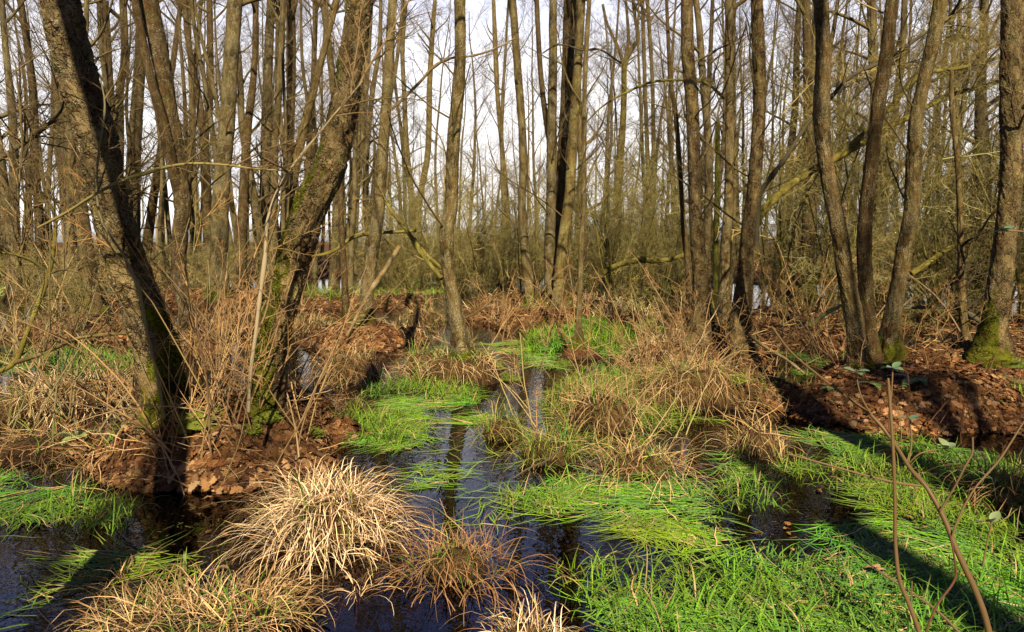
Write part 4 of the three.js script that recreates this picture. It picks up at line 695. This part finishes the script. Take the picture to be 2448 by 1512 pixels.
{
  const r = rng(321), hummocks = [['leaf_litter', 'fallen brown oak leaves heaped round the feet of the two leaning alders', 4200], ['leaf_litter', 'red brown leaf litter on the right hummock under the three stems', 5600], ['leaf_litter', 'leaf litter on the hummock of the straight lit alder', 1500], ['leaf_litter', 'leaf litter under the tight alder clump', 1800], ['leaf_litter', 'leaf litter on the twiggy hummock', 2600],
    ['leaf_litter', 'leaf litter on the bank left of the big left alder', 1500], ['leaf_litter', 'leaf litter behind the mossy footed alder', 1800], ['leaf_litter', 'leaf litter round the far right alder', 2600], ['leaf_litter', 'leaf litter behind the three stems beside the right pool', 1200], ['leaf_litter', 'leaf litter on the far left bank', 1300], ['leaf_litter', 'leaf litter under the crowded left trunks', 1300], ['leaf_litter', 'leaf litter on the far bank behind the clump', 800], ['leaf_litter', 'leaf litter along the right edge bank', 1800]];
  hummocks.forEach(([name, label, n], i) => {
    const [mx, mz, rx, rz] = leafy[i], copies = [];
    for (let k = 0; k < n * 2.8 && copies.length < n * 1.9; k++) { const a = r() * 6.28, q = Math.sqrt(r()) * 1.08, x = mx + Math.cos(a) * q * rx, z = mz + Math.sin(a) * q * rz; if (ground(x, z) < -.015) continue; copies.push({ m: leafPose(x, z, (mz < -9 ? 1.25 : 1) * (r() < .4 ? rr(.016, .04, r) : rr(.04, .09, r)), r, .02), c: vary(LITTER[Math.floor(r() * 6)].map(v => v * lerp(.2, 1.25, fbm(x * 2.2, z * 2.2, 17))), r, .35) }); }
    const g = thing(name, label, 'leaf litter', V3(0, 0, 0)); g.userData.kind = 'stuff'; scatterMix('leaves', LEAF, M.leaf, copies, g);
  });
  // the large pale leaves one can pick out
  const bigLeaves = [[470, 1120, .13, 'large pale oak leaf at the front of the leaf mound'], [280, 1140, .11, 'large curled oak leaf at the left end of the leaf mound'], [490, 1060, .1, 'pale leaf high on the leaf mound below the moss'], [450, 1175, .09, 'torn pale leaf at the water line of the leaf mound'], [495, 1172, .09, 'orange leaf at the water line right of the torn one'], [238, 1095, .1, 'tan leaf beside the moss cushion on the left of the leaf mound'], [420, 1150, .09, 'brown leaf left of the large pale oak leaf'], [545, 1105, .08, 'small tan leaf right of the large pale oak leaf'], [570, 1415, .09, 'tan leaf on the flattened straw heap at the bottom'], [2068, 1352, .1, 'orange dead leaf in the sunlit grass at the lower right'], [625, 1145, .1, 'tan leaf above the big straw coloured tussock'], [690, 1120, .09, 'brown leaf at the right of the leaf mound']];
  for (const [u, v, s, label] of bigLeaves) { const p = spot(u, v, .12), q = V3(p.x, Math.max(.02, ground(p.x, p.z)), p.z), p2 = spot(u, v, q.y + .02); const m = part(numbered('oak_leaf'), LEAF[Math.floor(r() * 6)], std(...[[.36, .23, .12], [.33, .19, .09], [.3, .15, .06]][Math.floor(r() * 3)], .75, { side: THREE.DoubleSide }), scene); leafPose(p2.x, p2.z, s, r, .02).decompose(m.position, m.quaternion, m.scale); m.position.y = Math.max(m.position.y, .035); m.rotateZ(.2); tag(m, label, 'leaf', 'large oak leaves'); }
}
// fine broken stalks over the dry ground
{
  const r = rng(77), stalk = wires([{ p: [V3(0, 0, 0), V3(.35, .04, .02), V3(.7, .02, -.03), V3(1, .06, .02)], r: [.006, .006, .005, .003] }]), copies = [];
  for (let i = 0; i < 11000; i++) {
    const d = 3.5 + 20 * Math.pow(r(), 1.6), x = rr(-.78, .78, r) * d, z = -d, y = ground(x, z); if (y < -.01) continue;
    const red = x > 2 && x < 5.4 && d < 8.5; Q.setFromEuler(E.set((r() - .5) * .6, r() * 6.28, rr(-.1, .55, r), 'YXZ'));
    const L = rr(.1, .38, r) * (d > 10 ? 1.4 : 1); copies.push({ m: mat4(V3(x, y + rr(0, .05, r), z), Q, V3(L, L * 1.4, Math.max(.25, L))), c: vary(red ? [.15, .06, .024] : r() < .4 ? BROWN : DRY, r, .4) });
  }
  const g = thing('dry_debris', 'dry broken stalks and bits lying over the banks', 'debris', V3(0, 0, 0)); g.userData.kind = 'stuff'; scatter('stalks', stalk, M.white, copies, g);
}
// dry sedge on the far banks, too far and too thick to count
{
  const r = rng(99), sets = { droop: [], stand: [], lying: [], green: [] };
  for (let i = 0; i < 15000; i++) {
    const d = 13 + 22 * Math.pow(r(), 1.2), x = rr(-.82, .82, r) * d, z = -d, y = ground(x, z); if (y < -.01 || fbm(x * .8, z * .8, 44) < .44) continue;
    const k = ['droop', 'stand', 'lying', 'droop', 'green'][Math.floor(r() * 4.4)], L = rr(.22, .5, r); Q.setFromEuler(E.set((r() - .5) * .7, r() * 6.28, (r() - .5) * .5, 'YXZ'));
    sets[k].push({ m: mat4(V3(x, y - .02, z), Q, V3(L, L, rr(1, 2, r))), c: k === 'green' ? vary(GREENS[i % 4], r) : vary(r() < .35 ? BROWN : r() < .5 ? PALE : DRY, r, .35) });
  }
  const g = thing('dry_sedge', 'dry sedge grass covering the far banks between the trunks', 'dry grass', V3(0, 0, 0)); g.userData.kind = 'stuff';
  for (const k in sets) scatterMix('blades', BLADE[k], k === 'green' ? M.grass : M.sedge, sets[k], g);
}
// leaves and scraps afloat on the open water
{
  const r = rng(123), lv = [], bits = [], scrap = ribbon([[0, 0, 0], [.5, .01, .04], [1, 0, 0]], .16, t => 1 - .6 * t);
  for (let i = 0; i < 9000; i++) { const d = 2.4 + 9 * Math.pow(r(), 1.4), x = rr(-.72, .72, r) * d; if (ground(x, -d) > -.02 || fbm(x * 1.8, -d * 1.8, 90) < .47) continue;
    if (r() < .06) lv.push({ m: mat4(V3(x, .006, -d), Q.setFromEuler(E.set((r() - .5) * .15, r() * 6.28, (r() - .5) * .15)), rr(.02, .06, r)), c: vary(LITTER[Math.floor(r() * 6)], r, .35) });
    else bits.push({ m: mat4(V3(x, .003, -d), Q.setFromEuler(E.set(0, r() * 6.28, 0)), V3(rr(.008, .05, r), .05, rr(.01, .03, r))), c: vary([[.2, .14, .06], [.1, .13, .03], [.09, .055, .03]][Math.floor(r() * 3)], r, .4) }); }
  const g = thing('floating_debris', 'dead leaves and scraps floating on the open dark water', 'debris', V3(0, 0, 0)); g.userData.kind = 'stuff'; scatterMix('leaves', LEAF, M.leaf, lv, g); scatter('scraps', scrap, M.white, bits, g);
}
// moss cushions: many tiny upright shoots on a lump
{
  const shoot = ribbon([[0, 0, 0], [.1, .5, 0], [.25, 1, 0]], .55, t => 1 - t * .8), r = rng(61);
  const cushions = [[478, 990, .3, .17, 'moss cushion between the feet of the two leaning alders'], [262, 1050, .2, .12, 'moss cushion at the left end of the leaf mound'], [640, 1100, .2, .1, 'bright moss patch behind the big straw coloured tussock'], [745, 1060, .15, .07, 'small moss cushion at the right end of the leaf mound'], [600, 1115, .16, .07, 'flat moss patch at the lower edge of the leaf mound'], [808, 785, .3, .22, 'moss at the foot of the thin dark alder'], [860, 795, .3, .25, 'moss at the foot of the straight lit alder'], [895, 790, .28, .12, 'moss right of the foot of the straight lit alder'], [1140, 850, .22, .17, 'moss at the right of the middle alder foot'], [1172, 890, .16, .16, 'moss low on the right end of the middle alder hummock'], [1268, 735, .28, .2, 'moss at the foot of the slim alder in the gap'], [1300, 715, .35, .22, 'moss between the trunks of the tight clump'], [1345, 870, .14, .14, 'moss lump left of the thin sapling trunk'], [1382, 838, .15, .13, 'moss round the thin sapling trunk foot'], [1925, 720, .3, .4, 'moss mound at the mossy footed alder'], [2092, 870, .22, .1, 'moss between the stems on the right hummock'], [2345, 850, .26, .25, 'moss at the dark foot of the far right alder'], [2420, 850, .24, .15, 'moss right of the far right alder foot'], [1755, 1070 - 110, .3, .1, 'dark moss under the twiggy hummock'], [1215, 905, .03, .14, 'small mossy stub in the pool right of the middle alder']];
  for (const [u, v, y, s, label] of cushions) {
    let p = spot(u, v, y); p = spot(u, v, Math.max(0, ground(p.x, p.z)) + s * .1); const root = thing('moss_cushion', label, 'moss', V3(p.x, Math.max(0, ground(p.x, p.z)) - s * .12, p.z)), lump = new THREE.IcosahedronGeometry(1, 3), q = lump.attributes.position, copies = [], c0 = v > 950 ? [.17, .2, .02] : [.12, .16, .018];
    for (let i = 0; i < q.count; i++) { const n = V3(q.getX(i), q.getY(i), q.getZ(i)), k = s * (.35 + 1.3 * fbm(n.x * 2.2 + u, n.y * 2.2, n.z * 2.2 + v)); n.multiply(V3(k, k * .5, k)); q.setXYZ(i, n.x, n.y, n.z); }
    lump.computeVertexNormals(); part('cushion', lump, std(c0[0] * .7, c0[1] * .7, c0[2], 1), root);
    for (let i = 0; i < 900; i++) { const k = Math.floor(r() * q.count), n = V3(q.getX(k), q.getY(k), q.getZ(k)); if (n.y < -s * .2) continue; const d = n.clone().normalize().add(V3(r() - .5, r() * .6, r() - .5)).normalize(); Q.setFromUnitVectors(UP, d).multiply(new THREE.Quaternion().setFromAxisAngle(UP, r() * 6.28)); const L = rr(.012, .026, r); copies.push({ m: mat4(n.multiplyScalar(rr(.93, 1.02, r)).add(V3((r() - .5) * .02, 0, (r() - .5) * .02)), Q, V3(L, L, L * .8)), c: vary(r() < .3 ? [.28, .3, .03] : c0.map(x => x * 1.2), r, .4) }); }
    scatter('moss_shoots', shoot, M.grass, copies, root);
  }
}
// ---------------------------------------------------------------- brambles and thin shoots
function brambles(label, cx, cz, { n = 40, spread = .6, h = 1, seed = 1, tone = [.32, .2, .095], fine = 30, arch = .12, w = .0065 } = {}) {
  const r = rng(seed * 17), root = thing('bramble_thicket', label, 'brambles', V3(cx, 0, cz)), list = [], tw = [];
  for (let i = 0; i < n; i++) {
    const a = r() * 6.28, q = Math.sqrt(r()) * spread, x = Math.cos(a) * q, z = Math.sin(a) * q, L = h * rr(.5, 1.3, r), p = wander(V3(x, ground(cx + x, cz + z) - .05, z), V3((r() - .5) * 1.1, 1, (r() - .5) * 1.1), L, 9, .22, -arch * r(), r);
    const w0 = w * rr(.5, 1.3, r), m = part('shoot', wires([{ p, r: taper(10, w0, w0 * .35) }], 6), std(...vary(tone, r, .35), .7), root);
    for (let j = 0; j < fine / n * .7; j++) { const k = 2 + Math.floor(r() * 7); tw.push(sprayAt(p[k], p[k + 1].clone().sub(p[k]).normalize().add(V3(r() - .5, r() * .4, r() - .5).multiplyScalar(1.3)), rr(.15, .4, r), vary([1.15, 1, .8], r, .3), r)); }
  }
  scatterMix('twigs', SPRAY.near, M.shootTwig, tw, root);
}
{ const p = (u, v, d) => [(u - W / 2) / F * d, -d];
  brambles('tan bramble shoots between the feet of the two leaning alders', ...p(530, 0, 5.2), { n: 52, spread: .55, h: 1.15, seed: 1, fine: 60, tone: [0.332, 0.206, 0.104] });
  brambles('thin shoots in front of the big left alder foot', ...p(430, 0, 4.7), { n: 19, spread: .35, h: .8, seed: 2, fine: 20 });
  brambles('thin brown shoots behind the mossy leaning alder foot', ...p(640, 0, 5.9), { n: 22, spread: .5, h: .9, seed: 3, fine: 24, tone: [0.238, 0.134, 0.071] });
  brambles('bare arching shoots all over the twiggy hummock', ...p(1700, 0, 8.6), { n: 60, spread: .9, h: 1.05, seed: 4, fine: 110, tone: [0.286, 0.198, 0.095], arch: .2 });
  brambles('wiry shoots at the front of the twiggy hummock', ...p(1640, 0, 7.7), { n: 30, spread: .6, h: .8, seed: 5, fine: 60, tone: [0.317, 0.222, 0.110], arch: .2 });
  brambles('thin shoots standing in the centre island straw', ...p(1430, 0, 6.2), { n: 22, spread: .75, h: .85, seed: 6, fine: 24, tone: [0.286, 0.214, 0.104] });
  brambles('sparse shoots round the thin sapling trunk', ...p(1370, 0, 8.3), { n: 9, spread: .8, h: 1.3, seed: 7, fine: 24, tone: [0.262, 0.190, 0.095], w: 0.0068 });
  brambles('scrubby shoots at the left behind the wide straw heap', ...p(150, 0, 7), { n: 45, spread: 1.4, h: 1.6, seed: 8, fine: 80, tone: [0.238, 0.190, 0.095], w: 0.0095 });
  brambles('shoots on the hummock of the tight clump', ...p(1330, 0, 12.6), { n: 30, spread: 1.3, h: 1.2, seed: 9, fine: 90, w: 0.0095 });
  brambles('shoots behind the middle alder in the straw', ...p(1150, 0, 11.5), { n: 27, spread: 1.2, h: 1.1, seed: 10, fine: 60, w: 0.0081 });
  brambles('tangle of shoots between the right alders', ...p(1880, 0, 9.8), { n: 34, spread: 1, h: 1.5, seed: 11, fine: 110, w: 0.0081 });
  brambles('wiry stems behind the three right stems', ...p(2120, 0, 9.5), { n: 30, spread: 1.2, h: 1.4, seed: 12, fine: 90, w: 0.0081, tone: [0.222, 0.158, 0.080] });
  brambles('tall thin bare shoots in front of the left edge trunks', ...p(110, 0, 6), { n: 33, spread: .9, h: 2.1, seed: 21, fine: 90, tone: [0.240, 0.192, 0.090], w: 0.0081, arch: .1 });
  brambles('tall bare twigs standing between the big left alder and the dark twin alder', ...p(470, 0, 6.6), { n: 27, spread: .8, h: 1.9, seed: 22, fine: 90, tone: [0.288, 0.204, 0.096], w: 0.0068, arch: .12 });
  brambles('tall bare twigs in front of the mossy leaning alder', ...p(610, 0, 5.1), { n: 22, spread: .4, h: 1.7, seed: 23, fine: 60, tone: [0.312, 0.204, 0.096], w: 0.0061, arch: .1 });
  brambles('pale arching twigs before the dark alder of the twiggy hummock', ...p(1620, 0, 7.9), { n: 25, spread: .5, h: 1.3, seed: 24, fine: 80, tone: [0.360, 0.264, 0.132], w: 0.0068, arch: .25 });
  brambles('red brown shoots on the right leaf mound', ...p(2200, 0, 6.4), { n: 22, spread: .9, h: .5, seed: 13, fine: 20, tone: [0.222, 0.095, 0.048], w: 0.0041 });
}
// ---------------------------------------------------------------- the near sapling at the lower right with a few early leaves
function oval(w) { const s = [], pos = [], idx = []; for (let i = 0; i <= 8; i++) { const t = i / 8, a = w * Math.pow(Math.sin(Math.PI * Math.pow(t, .9)), .8) + .01; pos.push(t, -.18 * t * t + a * .25, -a, t, -.18 * t * t, 0, t, -.18 * t * t + a * .25, a); if (i) { const k = (i - 1) * 3; idx.push(k, k + 1, k + 3, k + 3, k + 1, k + 4, k + 1, k + 2, k + 4, k + 4, k + 2, k + 5); } } const g = new THREE.BufferGeometry(); g.setAttribute('position', new THREE.Float32BufferAttribute(pos, 3)); g.setIndex(idx); g.computeVertexNormals(); return g; }
{
  const stemM = std(.12, .075, .033, .4), twM = std(.15, .095, .05, .5), lf = oval(.3), lm = new THREE.MeshPhysicalMaterial({ color: new THREE.Color().setRGB(.04, .075, .03), roughness: .5, transmission: .25, thickness: 0, side: THREE.DoubleSide }), lm2 = new THREE.MeshPhysicalMaterial({ color: new THREE.Color().setRGB(.075, .1, .035), roughness: .6, transmission: .25, thickness: 0, side: THREE.DoubleSide }), r = rng(9);
  const root = thing('near_sapling', 'near brown barked sapling with a few round leaves at the lower right', 'sapling', deep(2380, 1600, 2.3));
  pole(root, 'stem', [[2385, 1640, 2.25, 18], [2365, 1512, 2.28, 16], [2340, 1430, 2.3, 15], [2290, 1320, 2.35, 14], [2255, 1235, 2.4, 12], [2215, 1165, 2.45, 11], [2180, 1125, 2.5, 10], [2130, 1048, 2.6, 9], [2085, 995, 2.65, 7], [2040, 960, 2.7, 6], [1960, 900, 2.8, 5], [1890, 840, 2.9, 5], [1846, 782, 3, 5]], stemM, 12, .02);
  pole(root, 'branch', [[2200, 1162, 2.46, 6], [2150, 1156, 2.46, 6], [2080, 1140, 2.46, 5], [1980, 1112, 2.46, 5], [1885, 1086, 2.46, 4]], twM, 8, .02);
  pole(root, 'branch', [[2248, 1222, 2.4, 6], [2280, 1170, 2.38, 5], [2310, 1112, 2.36, 5], [2325, 1085, 2.36, 5], [2326, 1046, 2.36, 4]], twM, 8, .02);
  pole(root, 'branch', [[2275, 1290, 2.36, 6], [2292, 1240, 2.36, 5], [2330, 1170, 2.36, 5], [2390, 1100, 2.36, 5], [2448, 1010, 2.36, 4], [2470, 980, 2.36, 4]], twM, 8, .02);
  pole(root, 'branch', [[2130, 1045, 2.6, 5], [2126, 1000, 2.6, 5], [2132, 940, 2.6, 4], [2135, 880, 2.6, 4]], twM, 8, .02);
  pole(root, 'branch', [[2085, 995, 2.65, 4], [2060, 950, 2.65, 4], [2045, 890, 2.65, 3]], twM, 8, .02);
  pole(root, 'branch', [[2172, 1110, 2.52, 4], [2200, 1085, 2.5, 4], [2265, 1072, 2.5, 3]], twM, 8, .02);
  pole(root, 'branch', [[2350, 1355, 2.32, 5], [2360, 1300, 2.32, 4], [2372, 1250, 2.32, 4]], twM, 8, .02);
  pole(root, 'branch', [[2172, 1110, 2.52, 4], [2180, 1060, 2.54, 4], [2176, 1004, 2.56, 3]], twM, 8, .02);
  pole(root, 'branch', [[2520, 560, 2.6, 5], [2470, 555, 2.6, 5], [2402, 552, 2.6, 3]], twM, 8, .02);
  const leaves = [[2045, 890, 2.65, 5, 4], [2135, 880, 2.6, 4, 3], [2176, 1004, 2.56, 3, 7], [2265, 1072, 2.5, 4, 5], [2372, 1250, 2.32, 3, 6], [2402, 552, 2.6, 3, 8]], twigsOf = root.children.filter(o => o.name === 'branch');
  for (const [u, v, d, n, k] of leaves) { const p = deep(u, v, d).sub(root.position), pale = v > 1050; for (let i = 0; i < n; i++) { const m = part('leaf', lf, pale ? lm2 : lm, twigsOf[k]); m.position.copy(p); m.rotation.set((r() - .5) * .8, i / n * 6.28 + r(), rr(-.1, .8, r), 'YXZ'); m.scale.setScalar(rr(.036, .056, r)); } }
  const s2 = thing('near_sapling', 'slim upright bare shoot just left of the near leafy sapling', 'sapling', deep(2205, 1600, 2.25));
  pole(s2, 'stem', [[2225, 1640, 2.2, 13], [2198, 1512, 2.22, 12], [2172, 1440, 2.25, 11], [2152, 1390, 2.27, 10], [2142, 1310, 2.3, 9], [2140, 1200, 2.32, 8], [2136, 1080, 2.35, 8], [2128, 960, 2.4, 7], [2124, 905, 2.42, 6]], stemM, 12, .02);
  pole(s2, 'branch', [[2178, 1455, 2.25, 5], [2180, 1420, 2.25, 4], [2181, 1390, 2.25, 3]], twM, 8, .02);
  const s3 = thing('near_sapling', 'thin forked shoot between the near leafy sapling and the upright shoot', 'sapling', deep(2240, 1600, 2.3));
  pole(s3, 'stem', [[2200, 1600, 2.3, 7], [2215, 1512, 2.3, 6], [2240, 1450, 2.3, 6], [2285, 1382, 2.3, 6], [2283, 1340, 2.3, 5], [2272, 1280, 2.3, 4]], std(.11, .05, .03, .5), 8, .02);
  const s4 = thing('leaning_twig', 'long straight twig slanting down to the right through the grass', 'twig', deep(2500, 1600, 2.4));
  pole(s4, 'stem', [[2030, 1305, 2.9, 3], [2080, 1350, 2.8, 4], [2160, 1405, 2.7, 5], [2240, 1460, 2.6, 6], [2310, 1530, 2.5, 7], [2400, 1620, 2.4, 7]], twM, 8, .02);
}
// small ferns on the hummocks
{
  const pos = [], idx = []; for (let i = 1; i < 12; i++) { const x = i / 12, y = .5 * x - .75 * x * x, w = .24 * Math.sin(Math.PI * Math.pow(x, .6)) + .01; for (const s of [-1, 1]) { const k = pos.length / 3; pos.push(x - .035, y, 0, x + .035, y - .03, 0, x + .05, y - .05, s * w, x + .01, y + .0, s * w * .6); idx.push(k, k + 1, k + 2, k, k + 2, k + 3); } }
  const g = new THREE.BufferGeometry(); g.setAttribute('position', new THREE.Float32BufferAttribute(pos, 3)); g.setIndex(idx); g.computeVertexNormals();
  const m = new THREE.MeshPhysicalMaterial({ color: new THREE.Color().setRGB(.08, .115, .012), roughness: .7, transmission: .3, thickness: 0, side: THREE.DoubleSide }), r = rng(12);
  for (const [u, v, y, s, label] of [[2190, 900, .3, .24, 'green fern on top of the right leaf mound behind the near sapling'], [2085, 985, .25, .2, 'green fern on the left slope of the right leaf mound'], [2135, 880, .3, .2, 'small fern beside the stems on the right leaf mound'], [1985, 945, .2, .18, 'small fern at the left end of the right leaf mound'], [185, 1062, .12, .2, 'green fern frond low at the left of the leaf mound']]) {
    let p = spot(u, v, y); p = spot(u, v, Math.max(0, ground(p.x, p.z)) + .05); const root = thing('fern', label, 'fern', V3(p.x, Math.max(0, ground(p.x, p.z)) + .01, p.z));
    for (let i = 0; i < 6; i++) { const q = part('frond', g, m, root); q.rotation.set(0, i * 1.05 + r(), rr(.1, .5, r), 'YXZ'); q.scale.setScalar(s * rr(.7, 1.2, r)); }
  }
}
// iris shoot in the water
{
  const p = spot(440, 1368, 0), root = thing('iris_shoot', 'pale green iris shoot standing in the dark water at the lower left', 'shoot', V3(p.x, -.05, p.z)), b = ribbon([[0, 0, 0], [.02, .3, 0], [.0, .7, 0], [.05, 1, 0]], .12, t => Math.pow(1 - t, .6)), m = new THREE.MeshPhysicalMaterial({ color: new THREE.Color().setRGB(.19, .25, .06), roughness: .5, transmission: .35, thickness: 0 });
  for (let i = 0; i < 4; i++) { const q = part('blade', b, m, root); q.rotation.y = 1.2 + i * .5; q.rotation.z = (i - 1.5) * .06; q.scale.set(.17 - i * .015, .17 - i * .02, .17); }
}
// shade trees behind the photographer
const yb = 12.5;
behind('broken topped alder behind the viewpoint whose trunk shades the lower right grass', [[2.68, 0, 4], [2.72, 3, 4.05], [2.78, 5.5, 4.1], [2.74, 7.9, 4.1]], .27, { seed: 1, limbs: 0, from: 7 });
behind('thick alder beside the viewpoint just outside the right picture edge', [[3.0, 0, -2.8], [3.02, 3, -2.8], [3.1, 6, -2.85], [3.2, 13, -2.8]], .15, { seed: 2, limbs: 5, from: 8 });
behind('leaning alder beside the viewpoint just outside the left picture edge', [[-1.72, 0, -1.9], [-1.8, 1.5, -1.95], [-1.93, 2.9, -2], [-2.2, 4.3, -2], [-2.55, 5.8, -2], [-3.0, 9, -2], [-3.2, 13, -2]], .12, { seed: 3, limbs: 5, from: 8 });
behind('alder behind the viewpoint shading the twiggy hummock', [[4.1, 0, 5], [4.15, 5, 5], [4.0, 9, 5], [4, 13.5, 5]], .16, { seed: 4, limbs: 5, from: 9 });
behind('alder behind the viewpoint shading the stems on the right hummock', [[4.75, 0, 4], [4.8, 6, 4], [4.6, 10, 4], [4.5, 14, 4]], .17, { seed: 5, limbs: 5, from: 9 });
behind('alder farther behind the viewpoint to the left', [[-3.6, 0, 7], [-3.5, 6, 7], [-3.6, 14, 7]], .14, { seed: 6, limbs: 7, from: 6 });

scene.traverse(o => { if (o.isMesh) { o.castShadow = true; o.receiveShadow = true; } });
renderer.render(scene, camera);
